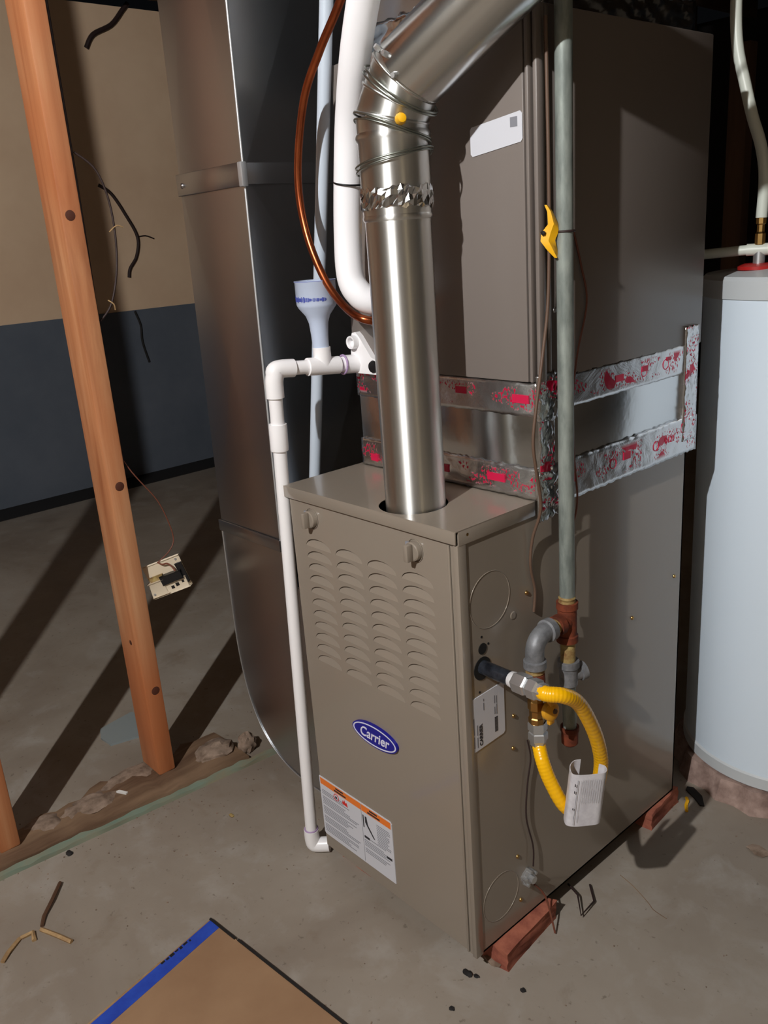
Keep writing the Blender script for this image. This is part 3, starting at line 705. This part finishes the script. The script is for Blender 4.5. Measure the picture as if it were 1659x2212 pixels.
LT('elbow_collar', 'gal_fit', elb, [(.016,-.004), (.0200,-.002), (.0200,.011), (rp,.011)], (gx,ey,tz-.044), (0,0,-1), 24)
LT('thread_dope', 'dope', GP, [(rp,.0), (rp+.003,.002), (rp+.002,.006), (rp+.0035,.010), (rp,.014)], (gx,ey,tz-.054), (0,0,-1), 18)
LT('nipple', 'rust', GP, [(rp,.012), (rp+.0035,.013), (rp+.0045,.026), (rp+.004,.044), (rp-.002,.046)], (gx,ey,tz-.054), (0,0,-1), 18)
# drip leg
LT('nipple', 'dope', GP, [(rp-.001,.036), (rp+.0004,.040), (rp+.0004,.082), (rp,.085)], (gx,gy+.002,tz), (0,0,-1), 18)
un_ = LT('tee', 'gal_fit', GP, [(rp,.080), (.0195,.080), (.0200,.092), (.0170,.095), (.0165,.128), (rp,.132)], (gx,gy+.003,tz), (0,0,-1), 22)
LT('side_outlet', 'gal_fit', un_, [(0,0), (.013,.004), (.014,.022), (.0172,.023), (.0172,.034), (.010,.035), (.009,.030), (0,.030)], (gx,gy+.003,tz-.112), (.35,.94,.12), 20)
TB('drip_leg', 'gal_pipe', GP, [(gx,gy+.004,tz-.125), (gx,gy+.006,.442)], rp-.0008, 18)
LT('cap', 'rust', GP, [(rp,0), (.0175,.0), (.0175,.008), (.0160,.010), (.0155,.034), (.012,.038), (0,.039)], (gx,gy+.006,.450), (0,0,-1), 20)

# shut-off valve under the elbow
GV = thing('gas_valve', (gx, ey, .50), 'brass gas shut-off valve with yellow lever under the grey elbow', 'valve')
vz = .566
LT('brass_body', 'brass', GV, [(.011,.006), (.0135,.004), (.0135,-.014), (.0155,-.018), (.0155,-.034), (.013,-.038), (.0125,-.050), (.0145,-.052), (.0145,-.062), (.011,-.064)], (gx,ey+.002,vz), Z, 8, 20)
hn = Vector((.80,-.10,.1)).normalized()
hc = Vector((gx+.030, ey+.004, vz-.030))
kb = LT('lever', 'yellow_knob', GV, [(0,.006), (.010,.006), (.0170,.003), (.0170,-.006), (0,-.006)], hc, hn, 20)
BX('lever_tab', 'yellow_knob', kb, hc.x-.004, hc.x+.004, hc.y-.006, hc.y+.010, hc.z+.010, hc.z+.022, bev=.002)
BX('lever_tab', 'yellow_knob', kb, hc.x-.004, hc.x+.004, hc.y-.008, hc.y+.006, hc.z-.024, hc.z-.010, bev=.002)
LT('lever_screw', 'brown_wire', kb, [(0,.0085), (.004,.0085), (.0055,.006)], hc+Vector((.0,.004,0)), hn, 12)
TB('stem', 'brass', GV, [(gx+.008,ey+.006,vz-.024), hc], .005, 10)
LT('thread_tape', 'white_dope', GV, [(.010,0), (.0145,0), (.0150,-.010), (.013,-.013)], (gx,ey+.004,vz-.062), Z, 18)

# furnace nipple, unions and yellow flexible connector
FC = thing('flexible_gas_connector', (.54, .12, .33), 'bright yellow flexible gas connector looping to the furnace side', 'gas hose')
n0 = Vector((W-.004,.046,.634)); nd = Vector((1,-.05,.035)).normalized()
bn = TB('black_nipple', 'black_pipe', FC, [n0, n0+nd*.078], .0125, 20)
LT('thread_tape', 'white_dope', FC, [(.0118,.068), (.0128,.069), (.0138,.076), (.0138,.082), (.012,.083)], n0, nd, 18)
LT('hex_fitting', 'chrome', FC, [(.012,.080), (.0168,.080), (.0178,.083), (.0178,.104), (.0165,.107), (.014,.108)], n0, nd, 6, 20)
LT('hex_fitting', 'chrome', FC, [(.014,.106), (.0155,.110), (.0178,.113), (.0178,.128), (.0150,.130), (.0145,.140), (.012,.141)], n0, nd, 6, 20)
h0 = n0+nd*.132
path = [h0, n0+nd*.146, Vector((.614,.058,.634)), Vector((.613,.098,.602)), Vector((.604,.148,.532)), Vector((.594,.184,.466)), Vector((.586,.200,.416)), Vector((.574,.202,.362)), Vector((.562,.180,.326)), Vector((.550,.145,.348)), Vector((.530,.130,.397)), Vector((.515,.127,.435)), Vector((gx,ey+.006,.458)), Vector((gx,ey+.005,.468))]
pp = catmull(path, 26); rr = [.0124+(.00025 if (i % 4) < 2 else -.0001) for i in range(len(pp))]
bm = nb(); tube(bm, pp, rr, 18); finish('yellow_hose', bm, 'yellow', FC, 60)
lz = .492
LT('hex_fitting', 'chrome', FC, [(.011,.012), (.0165,.012), (.0175,.009), (.0175,-.004), (.0155,-.006), (.0145,-.008)], (gx,ey+.004,lz), Z, 6, 20)
LT('hex_fitting', 'chrome', FC, [(.014,-.007), (.0172,-.010), (.0178,-.013), (.0178,-.024), (.0150,-.027), (.0140,-.036), (.012,-.037)], (gx,ey+.005,lz), Z, 6, 20)
# plastic wrap-round tag
ux = Vector((.652,.757,0)); vx = Vector((-.757,.652,0)); ax = Vector((.09,.05,1)).normalized()
tc = Vector((.590,.137,.342))
sec = catmull([Vector((a, b, 0)) for a, b in ((-.004,.034), (-.016,.032), (-.026,.020), (-.0295,.004), (-.027,-.008), (-.012,-.0125), (.012,-.012), (.026,-.010), (.0325,-.002), (.032,.010), (.024,.017))], 5)
bm = nb(); out = []; hgt = .106
for zz in (0, hgt):
    for off in (.0, .0014):
        row = []
        for i, p in enumerate(sec):
            tn = (sec[min(i+1,len(sec)-1)]-sec[max(i-1,0)]).normalized(); nr = Vector((-tn.y, tn.x, 0))
            q = p+nr*off; row.append(bm.verts.new(tc+ux*q.x+vx*q.y+ax*zz))
        out.append(row)
n_ = len(sec)
for i in range(n_-1):
    bm.faces.new((out[0][i], out[0][i+1], out[2][i+1], out[2][i])); bm.faces.new((out[1][i], out[3][i], out[3][i+1], out[1][i+1]))
    bm.faces.new((out[0][i], out[1][i], out[1][i+1], out[0][i+1])); bm.faces.new((out[2][i], out[2][i+1], out[3][i+1], out[3][i]))
for i in (0, n_-1): bm.faces.new((out[0][i], out[2][i], out[3][i], out[1][i]))
tg = finish('paper_tag', bm, 'tag', FC, 50); tg['label'] = 'white wrap-around tag on the yellow hose'
o_ = tc+vx*-.0150
quads('printed_lines', 'ink_grey', tg, [(-.0195,-.0187,.006,.098), (-.0135,-.0132,.01,.096)]+[(-.010+k*.0035,-.0097+k*.0035,.05,.098) for k in range(10)], o_, ux, ax, -vx, .0004)
quads('printed_marks', 'ink', tg, [(-.024,-.0225,.086,.091), (-.024,-.0225,.072,.077), (-.0235,-.022,.038,.042)], o_, ux, ax, -vx, .0008)

# yellow flag tape tied to the gas pipe
YF = thing('yellow_flag', (gx-.005, gy-.03, 1.29), 'scrap of yellow tape tied to the gas pipe', 'tape')
fc = Vector((gx-.012, gy-.026, 1.325)); u_ = ux; rnd = random.Random(8)
bm = nb()
prof = [(-.002,.040,.004), (.004,.030,.006), (.009,.012,.010), (.006,.000,.016), (.002,-.012,.014), (.008,-.026,.010), (.013,-.038,.004)]
L_ = []; R_2 = []
for a, h, wd in prof:
    L_.append(fc+u_*(a-wd)+Z*h+vx*rnd.uniform(-.006,.002)); R_2.append(fc+u_*(a+wd*.6)+Z*h+vx*rnd.uniform(-.004,.004))
gv = [[bm.verts.new(p) for p in (l_, l_.lerp(r2, .5)-vx*.005, r2)] for l_, r2 in zip(L_, R_2)]
gb = [[bm.verts.new(v.co+vx*.0015) for v in row] for row in gv]
for A, flip in ((gv, 0), (gb, 1)):
    for i in range(len(A)-1):
        for j in range(2): bm.faces.new((A[i][j], A[i][j+1], A[i+1][j+1], A[i+1][j]))
for i in range(len(gv)-1):
    for j in (0, 2): bm.faces.new((gv[i][j], gv[i+1][j], gb[i+1][j], gb[i][j]))
for i in (0, -1):
    for j in range(2): bm.faces.new((gv[i][j], gv[i][j+1], gb[i][j+1], gb[i][j]))
finish('tape_scrap', bm, 'yellow_tag', YF, 50)
blob('knot', 'rubbish_and_shade', YF, fc+Vector((-.004,-.008,.000)), (.005,.004,.004), 2, .2, 1)
bm = nb(); tube(bm, ringpath(Vector((gx+.001,gy-.001,1.325)), Z, rp+.0012, 24), .0018, 6, False); finish('wire_tie', bm, 'dark_wire_and_shadow', YF, 60)

# loose thermostat and sensor wires along the cabinet side
tag(TB('control_wire', 'brown_wire', None, [(.484,.200,1.62), (.484,.203,1.44), (.481,.207,1.33), (.480,.203,1.22), (.480,.188,1.14), (.4820,.165,1.05), (.4825,.157,1.00), (.4830,.164,.95), (.4780,.180,.885), (.4640,.174,.83), (.460,.172,.78), (.4590,.184,.73), (.4590,.180,.69)], .0028, 8, 6), 'thin brown control wire hanging in front of the gas pipe', 'wire')
tag(TB('sensor_wire', 'copper_wire', None, [(.4740,.278,1.325), (.476,.296,1.27), (.476,.312,1.21), (.476,.286,1.13), (.4800,.268,1.06), (.4800,.270,.96), (.4780,.282,.87), (.4600,.287,.80), (.4590,.285,.72), (.4590,.27,.62)], .0018, 8, 6), 'thin reddish wire hanging behind the gas pipe', 'wire')
tag(TB('bonding_wire', 'dark_wire_and_shadow', None, [(.4585,.155,.44), (.461,.160,.40), (.4605,.150,.35), (.4615,.143,.28), (.4625,.160,.205), (.4635,.158,.160)], .0016, 8, 6), 'fine dark wire hanging over the cable clamp', 'wire')
FWR = thing('floor_wire', (.52,.22,0), 'dark stiff wire scraps sticking out from under the furnace', 'wire')
TB('wire_end', 'dark_wire_and_shadow', FWR, [(.440,.30,.012), (.475,.285,.016), (.512,.245,.014), (.505,.300,.008), (.47,.335,.006)], .0022, 6)
TB('wire_end', 'copper_wire', FWR, [(.4595,.165,.11), (.470,.185,.075), (.490,.182,.024), (.497,.180,.005)], .0020, 6, 3)

# ================================================================== bricks under the furnace
def brick(loc, rz, sz, label, seed):
    bm = nb(); rnd = random.Random(seed); mt = Matrix.Translation(loc) @ Matrix.Rotation(rz, 4, 'Z')
    bmesh.ops.create_cube(bm, size=1); bmesh.ops.subdivide_edges(bm, edges=bm.edges[:], cuts=5, use_grid_fill=True)
    for v in bm.verts:
        top = v.co.z > -.45
        c = Vector((v.co.x*sz[0], v.co.y*sz[1], (v.co.z+.5)*sz[2]))
        if top and abs(v.co.x) > .45 or abs(v.co.y) > .45: c += Vector((rnd.uniform(-1,1), rnd.uniform(-1,1), 0))*.0025
        if v.co.z > .45 and (abs(v.co.x) > .45 or abs(v.co.y) > .45): c.z -= rnd.uniform(0,.005)
        v.co = mt @ c
    return tag(finish('brick', bm, 'brick', None, 40), label, 'brick', 'bricks under the furnace')
brick((.432,.128,0), .10, (.095,.17,.0445), 'chipped red brick under the front corner of the furnace', 1)
brick((.415,.640,0), .08, (.095,.13,.0445), 'red brick under the rear corner of the furnace near the water heater', 2)
brick((.05,.60,0), .0, (.095,.17,.0445), 'red brick under the hidden rear left corner of the furnace', 3)
brick((.06,.12,0), .0, (.095,.17,.0445), 'red brick under the front left corner of the furnace by the drain', 4)
blob('mortar_crumbs', 'mortar', bpy.data.objects['brick'], (.452,.045,.004), (.018,.010,.006), 3, .3)

# ================================================================== water heater
hx, hy, hr, hz0 = .560, 1.045, .240, .055
WH = thing('water_heater', (hx, hy, hz0), 'white cylindrical water heater standing behind the furnace', 'water heater')
LT('tank_jacket', 'heater', WH, [(hr,.030), (hr,1.112)], (hx,hy,hz0), Z, 96, 60)
LT('base_ring', 'heater_trim', WH, [(0,0), (hr+.001,0), (hr+.004,.003), (hr+.004,.030), (hr,.034)], (hx,hy,hz0), Z, 96)
LT('top_cover', 'heater_trim', WH, [(hr,1.108), (hr+.003,1.110), (hr+.003,1.146), (hr-.004,1.154), (hr*.5,1.164), (0,1.166)], (hx,hy,hz0), Z, 96)
nx, ny = .462, .95
nz = hz0+1.165
LT('red_collar', 'red_ring', WH, [(0,0), (.042,0), (.042,.007), (.030,.012), (0,.012)], (nx,ny,nz-.004), Z, 24)
nip = TB('outlet_nipple', 'chrome', WH, [(nx,ny,nz), (nx,ny,nz+.040)], .012, 16)
tf = TB('pipe_tee', 'hose', WH, [(nx-.024,ny-.008,nz+.036), (nx+.024,ny+.008,nz+.036)], .0125, 16)
TB('side_pipe', 'hose', WH, [(nx-.022,ny-.007,nz+.036), (nx-.135,ny-.045,nz+.030)], .0105, 16)
LT('brass_fitting', 'brass', WH, [(.009,0), (.011,.0), (.011,.022), (.008,.026), (.008,.040), (.0105,.042), (.0105,.058), (.008,.060)], (nx,ny,nz+.046), Z, 8, 20)
tag(TB('water_tube', 'hose', None, [(nx,ny,nz+.100), (.463,.95,1.40), (.452,.95,1.46), (.430,.95,1.52), (.412,.95,1.58), (.392,.95,1.65), (.384,.95,1.72), (.386,.95,1.80), (.40,.95,2.0), (.42,.95,2.68)], .0115, 16, 8), 'translucent white water tube rising from the water heater top', 'tube')
# crumbling pad under it
bm = nb(); rnd = random.Random(11); n_ = 40; top = []; bot = []
for k in range(n_):
    a = 2*math.pi*k/n_; rr = hr+.016+rnd.uniform(-.006,.010)
    top.append(bm.verts.new((hx+(rr-.008)*math.cos(a), hy+(rr-.008)*math.sin(a), hz0-.001+rnd.uniform(-.004,0)))); bot.append(bm.verts.new((hx+(rr+.012)*math.cos(a), hy+(rr+.012)*math.sin(a), 0)))
for k in range(n_): bm.faces.new((top[k], top[(k+1)%n_], bot[(k+1)%n_], bot[k]))
ct = bm.verts.new((hx, hy, hz0-.001)); cb = bm.verts.new((hx, hy, 0))
for k in range(n_): bm.faces.new((top[(k+1)%n_], top[k], ct)); bm.faces.new((bot[k], bot[(k+1)%n_], cb))
tag(finish('heater_pad', bm, 'pad', None, 30), 'crumbling pinkish round pad under the water heater', 'pad')
tag(BX('wooden_post', 'dark_board', None, -.405, -.330, 2.46, 2.52, 0, 1.93, bev=.003), 'dark wooden post standing in the shadows behind the water heater', 'post')

# ================================================================== open stud wall on the left
SW = thing('stud_wall', (-.62, -.5, 0), 'bare wooden stud wall frame left of the duct', 'stud wall')
for y1 in (-.071, -.485, -.875, -1.290):
    s = finish('stud', box(nb(), -.668, -.570, y1-.048, y1, .018, 2.60, bev=.005), 'wood', SW, 40)
    if y1 == -.071:
        for y_, z_ in ((-.092,.815), (-.090,.262), (-.098,1.43)):
            LT('knot', 'knot', s, [(0,.0010), (.0085,.0010), (.0115,0)], (-.570,y_,z_), X, 14)
        LT('knot', 'knot', s, [(0,.0010), (.005,.0010), (.007,0)], (-.605,-.119,.40), (0,-1,0), 14)
BX('top_plate', 'wood', SW, -.670, -.568, -1.5, -.02, 2.60, 2.645, bev=.003)
# rotten bottom plate
bm = nb(); rnd = random.Random(21); n_ = 46; rows = []
for k in range(n_+1):
    y = -1.45+k*(1.45+.10)/n_; xf = -.505+.058*(y+.55)/.72 if y > -.55 else -.505
    xb = -.672+rnd.uniform(-.025,.02); zt_ = .018+rnd.uniform(-.006,.004)
    rows.append([bm.verts.new((xb,y,0)), bm.verts.new((xb+.012,y,zt_*.7)), bm.verts.new((-.60,y,zt_)), bm.verts.new((xf-.022+rnd.uniform(-.004,.004),y,zt_)), bm.verts.new((xf-.018,y,0))])
for a, b in zip(rows, rows[1:]):
    for j in range(5): bm.faces.new((a[j], a[(j+1)%5], b[(j+1)%5], b[j]))
bm.faces.new(rows[0][::-1]); bm.faces.new(rows[-1])
finish('bottom_plate', bm, 'plate', SW, 30)
bm = nb(); rows = []
for k in range(n_+1):
    y = -1.0+k*(1.0+.17)/n_; xf = -.505+.058*(y+.55)/.72 if y > -.55 else -.505
    w_ = .009+rnd.uniform(-.005,.004)
    rows.append([bm.verts.new((xf-w_-.008,y,0)), bm.verts.new((xf-w_-.006,y,.013+rnd.uniform(-.003,.003))), bm.verts.new((xf+rnd.uniform(-.003,.003),y,.010+rnd.uniform(-.003,.003))), bm.verts.new((xf+.002,y,0))])
for a, b in zip(rows, rows[1:]):
    for j in range(4): bm.faces.new((a[j], a[(j+1)%4], b[(j+1)%4], b[j]))
bm.faces.new(rows[0][::-1]); bm.faces.new(rows[-1])
finish('treated_edge', bm, 'green', SW, 30)
# broken mortar along the plate
for i, (c, s) in enumerate((((-.56,.045,.02), (.045,.06,.026)), ((-.520,.125,.02), (.022,.026,.034)), ((-.60,-.30,.006), (.045,.075,.014)), ((-.61,-.42,.004), (.05,.05,.012)), ((-.64,-.16,.006), (.04,.10,.012)))):
    tag(blob('mortar_lump', 'mortar', None, (c[0], c[1], s[2]*.6), s, 30+i, .16, 3), ['flat broken mortar lump at the foot of the stud', 'ragged upright mortar chunk between the stud foot and the duct', 'crumbled mortar patch in the middle of the bottom plate', 'crumbled mortar patch nearest the lower left stud', 'thin mortar ridge behind the bottom plate'][i], 'rubble', 'broken mortar by the bottom plate')
# wires stapled to the stud
SWI = thing('stud_wires', (-.57,-.06,1.0), 'loose twisted wires running down behind the stud', 'wire')
TB('dark_cable', 'dark_wire_and_shadow', SWI, [(-.600,-.058,2.5), (-.598,-.060,1.6), (-.594,-.066,1.2), (-.590,-.066,.86)], .0045, 8, 5)
TB('red_wire', 'dark_wire_and_shadow', SWI, [(-.585,-.060,1.56), (-.575,-.020,1.52), (-.575,.000,1.44), (-.578,-.004,1.33), (-.582,-.030,1.24), (-.585,-.064,1.20)], .0025, 8, 6)
TB('staple', 'straw', SWI, [(-.576,-.012,1.392), (-.572,.006,1.405), (-.570,.020,1.400)], .0015, 6, 3)
TB('staple', 'straw', SWI, [(-.580,-.040,1.245), (-.574,-.030,1.235), (-.576,-.028,1.222)], .0015, 6, 3)
WW = thing('wall_wires_and_shadow', (-3.64,1.6,1.2), 'crooked dark cable pieces and a modelled wire shadow on the tan wall', 'wire')
TB('cable', 'dark_wire_and_shadow', WW, [(-3.706,1.43,1.75), (-3.704,1.50,1.70), (-3.704,1.57,1.58), (-3.704,1.625,1.45), (-3.704,1.60,1.34), (-3.704,1.545,1.27), (-3.704,1.53,1.22)], .010, 8, 6)  # dark tube half sunk in the wall, standing in for a wire's cast shadow
TB('cable', 'dark_wire_and_shadow', WW, [(-3.705,1.62,1.45), (-3.705,1.68,1.455), (-3.706,1.735,1.435)], .004, 8, 4)
TB('cable', 'dark_wire_and_shadow', WW, [(-3.706,1.49,2.47), (-3.702,1.54,2.54), (-3.702,1.66,2.60), (-3.702,1.74,2.68), (-3.702,1.78,2.72)], .014, 8, 5)

# ================================================================== thermostat dangling by its wire
TH = thing('thermostat', (-.565, -.014, .50), 'opened ivory thermostat dangling on a thin wire by the stud', 'thermostat')
c0 = Vector((-.560,-.012,.560)); tu = (ux*.955+Z*.30).normalized(); tv = (Z*.955-ux*.30).normalized(); tn = tu.cross(tv)
tm = Matrix.Translation(c0) @ Matrix((tu, tv, tn)).transposed().to_4x4()
BX('back_plate', 'thermo', TH, -.048, .046, -.040, .042, -.008, -.002, bev=.003, mtx=tm)
BX('lower_board', 'thermo', TH, -.052, .044, -.043, -.012, -.002, .010, bev=.002, mtx=tm)
BX('lever_guard', 'thermo', TH, -.052, -.012, -.038, .000, .002, .014, bev=.003, mtx=tm)
BX('black_switch', 'black_rubber', TH, -.014, .040, -.014, .008, -.002, .016, bev=.002, mtx=tm)
BX('side_clip', 'black_rubber', TH, .034, .048, -.030, .024, -.004, .008, bev=.002, mtx=tm)
BX('brass_strip', 'dope', TH, -.046, -.010, .000, .012, -.002, .005, bev=.001, mtx=tm)
for a, b, s in ((.004,-.029,.0038), (.018,-.026,.0044), (.034,-.023,.003)):
    BX('slot', 'black_rubber', TH, a-s, a+s, b-s, b+s, .0095, .0106, bev=.0003, mtx=tm)
for a, b in ((.038,.034), (-.040,.010), (-.046,-.030)):
    LT('screw_head', 'chrome', TH, [(0,.0022), (.0028,.002), (.0036,0)], tm @ Vector((a, b, -.002 if b > 0 else .014)), tn, 10)
TB('terminal_wire', 'copper_wire', TH, [tm @ Vector(p) for p in ((-.006,.044,.002), (.004,.036,.008), (.018,.034,.010), (.026,.022,.012), (.030,.010,.016))], .0022, 6, 4)
tpnt = tm @ Vector((-.006,.043,.002))
tag(TB('thermostat_wire', 'copper_wire', None, [(-.589,-.066,.875), (-.583,-.055,.848), (-.578,-.040,.820), (-.575,.000,.755), (-.572,.020,.690), (-.570,.024,.645), (-.568,.006,.620), tpnt], .0016, 8, 6), 'thin wire drooping from the stud down to the thermostat', 'wire')

# ================================================================== board with blue tape on the floor
FB = thing('floor_board', (.2,-.45,0), 'brown flat board edged with blue masking tape on the floor', 'board')
A = Vector((-.040,-.284,0)); Bv = (Vector((.018,-.569,0))-A).normalized(); Cv = (Vector((.347,-.248,0))-A).normalized()
PR('board', 'card', FB, [A, A+Cv*.80, A+Cv*.80+Bv*.80, A+Bv*.80], (0,0,.006))
bt_ = PR('blue_tape', 'blue_tape', FB, [A+Z*.006+Cv*.003, A+Cv*.034+Z*.006, A+Cv*.034+Bv*.79+Z*.006, A+Cv*.003+Bv*.79+Z*.006], (0,0,.0006))
quads('pen_marks', 'marker', bt_, [(.060,.064,.006,.011), (.068,.078,.004,.009), (.082,.088,.004,.011), (.091,.099,.004,.008), (.102,.112,.003,.010), (.115,.122,.004,.009), (.125,.134,.003,.008)], A+Z*.0066, Bv, Cv, Z, .0004)
PR('dark_edge', 'marker', FB, [A-Bv*.002+Z*0, A+Cv*.085-Bv*.002, A+Cv*.085+Bv*.003, A+Bv*.003], (0,0,.0085))
PR('dark_edge', 'marker', FB, [A+Cv*.092-Bv*.004, A+Cv*.78-Bv*.004, A+Cv*.78+Bv*.001, A+Cv*.092+Bv*.001], (0,0,.0085))
PR('torn_edge', 'straw', FB, [A+Bv*.13-Cv*.004, A+Bv*.13, A+Bv*.79, A+Bv*.79-Cv*.006], (0,0,.004))

# ================================================================== litter on the floor
def splinter(name, P, r, m, label, cat, group=None):
    P = [Vector(p)+Z*r*.55 for p in P]
    bm = nb(); tube(bm, P, [r]*len(P), 5); 
    return tag(finish(name, bm, m, None, None), label, cat, group)
splinter('wood_splinter', [(-.387,-.466,.004), (-.345,-.500,.006), (-.312,-.532,.003), (-.290,-.545,.0)], .0042, 'dark_straw', 'long dark brown splinter curving on the floor', 'splinter', 'splinters on the floor')
splinter('wood_splinter', [(-.282,-.550,0), (-.235,-.532,.002), (-.200,-.518,.0)], .0052, 'straw', 'pale straight splinter pointing to the board', 'splinter', 'splinters on the floor')
splinter('wood_splinter', [(-.262,-.572,0), (-.285,-.566,.002), (-.290,-.590,.0)], .0050, 'straw', 'short pale bent splinter beside the dark one', 'splinter', 'splinters on the floor')
splinter('wood_splinter', [(-.290,-.592,0), (-.268,-.622,.002), (-.252,-.640,0)], .0050, 'straw', 'pale splinter nearest the left picture edge', 'splinter', 'splinters on the floor')
splinter('yellow_wire_scrap', [(.466,.735,.0), (.476,.722,.003), (.480,.708,.0), (.492,.690,.0)], .0040, 'yellow_tag', 'curled yellow scrap on the floor before the water heater', 'scrap')
def scrap(name, pts, h, m, label, cat, group=None):
    return tag(PR(name, m, None, [(x, y, 0) for x, y in pts], (0,0,h)), label, cat, group)
scrap('dark_scrap', [(.445,.775), (.458,.782), (.490,.765), (.512,.735), (.504,.730), (.478,.748), (.450,.762)], .003, 'rubbish_and_shade', 'black leaf-like scrap on the floor by the water heater', 'scrap')
scrap('pale_shard', [(-.945,-.120), (-.965,-.010), (-.905,.010), (-.815,-.045), (-.840,-.135), (-.895,-.140)], .006, 'glass', 'pale flat shard lying behind the stud', 'shard')
scrap('white_chip', [(-.592,-.232), (-.590,-.224), (-.566,-.212), (-.563,-.219)], .010+.012, 'white_bit', 'tiny white chip lying on the bottom plate', 'chip')
for i, (c, s, l) in enumerate((((.437,-.010), .010, 'dark crumb cluster on the floor before the furnace corner'), ((.452,-.002), .006, 'small dark crumb right beside the crumb cluster'), ((.468,-.086), .006, 'dark crumb at the bottom edge of the picture'), ((.535,.034), .006, 'small dark crumb right of the front brick'), ((-.305,-.065), .008, 'small ochre pebble on the floor left of the drain'), ((-.473,-.410), .010, 'dark pebble beside the green edge of the plate'), ((.673,.673), .022, 'greyish flake on the floor at the right picture edge'))):
    tag(blob('floor_crumb', ['rubbish_and_shade','rubbish_and_shade','rubbish_and_shade','rubbish_and_shade','dope','rubbish_and_shade','mortar'][i], None, (c[0], c[1], s*.28 if i < 6 else .002), (s, s*.7, s*.4 if i < 6 else .003), 60+i, .3), l, 'crumb', 'crumbs on the floor')
rnd = random.Random(77); bm = nb()
for k in range(420):
    x = rnd.uniform(-.75,.9); y = rnd.uniform(-.65,.9) if rnd.random() < .5 else rnd.gauss(-.05,.25)
    if x < .5 and x > -.02 and y > -.01: continue
    if rnd.random() < .5: x = rnd.gauss(-.5,.07)
    s = rnd.uniform(.0008,.0028)
    mt = Matrix.Translation((x, y, s*.4)) @ Matrix.Rotation(rnd.uniform(0,6), 4, 'Z') @ Matrix.Diagonal((s*rnd.uniform(.8,2), s, s*.6, 1))
    bmesh.ops.create_cube(bm, size=1, matrix=mt)
tag(finish('floor_grit', bm, 'mortar', None, None), 'fine scattered grit on the concrete floor', 'grit', None, 'stuff')
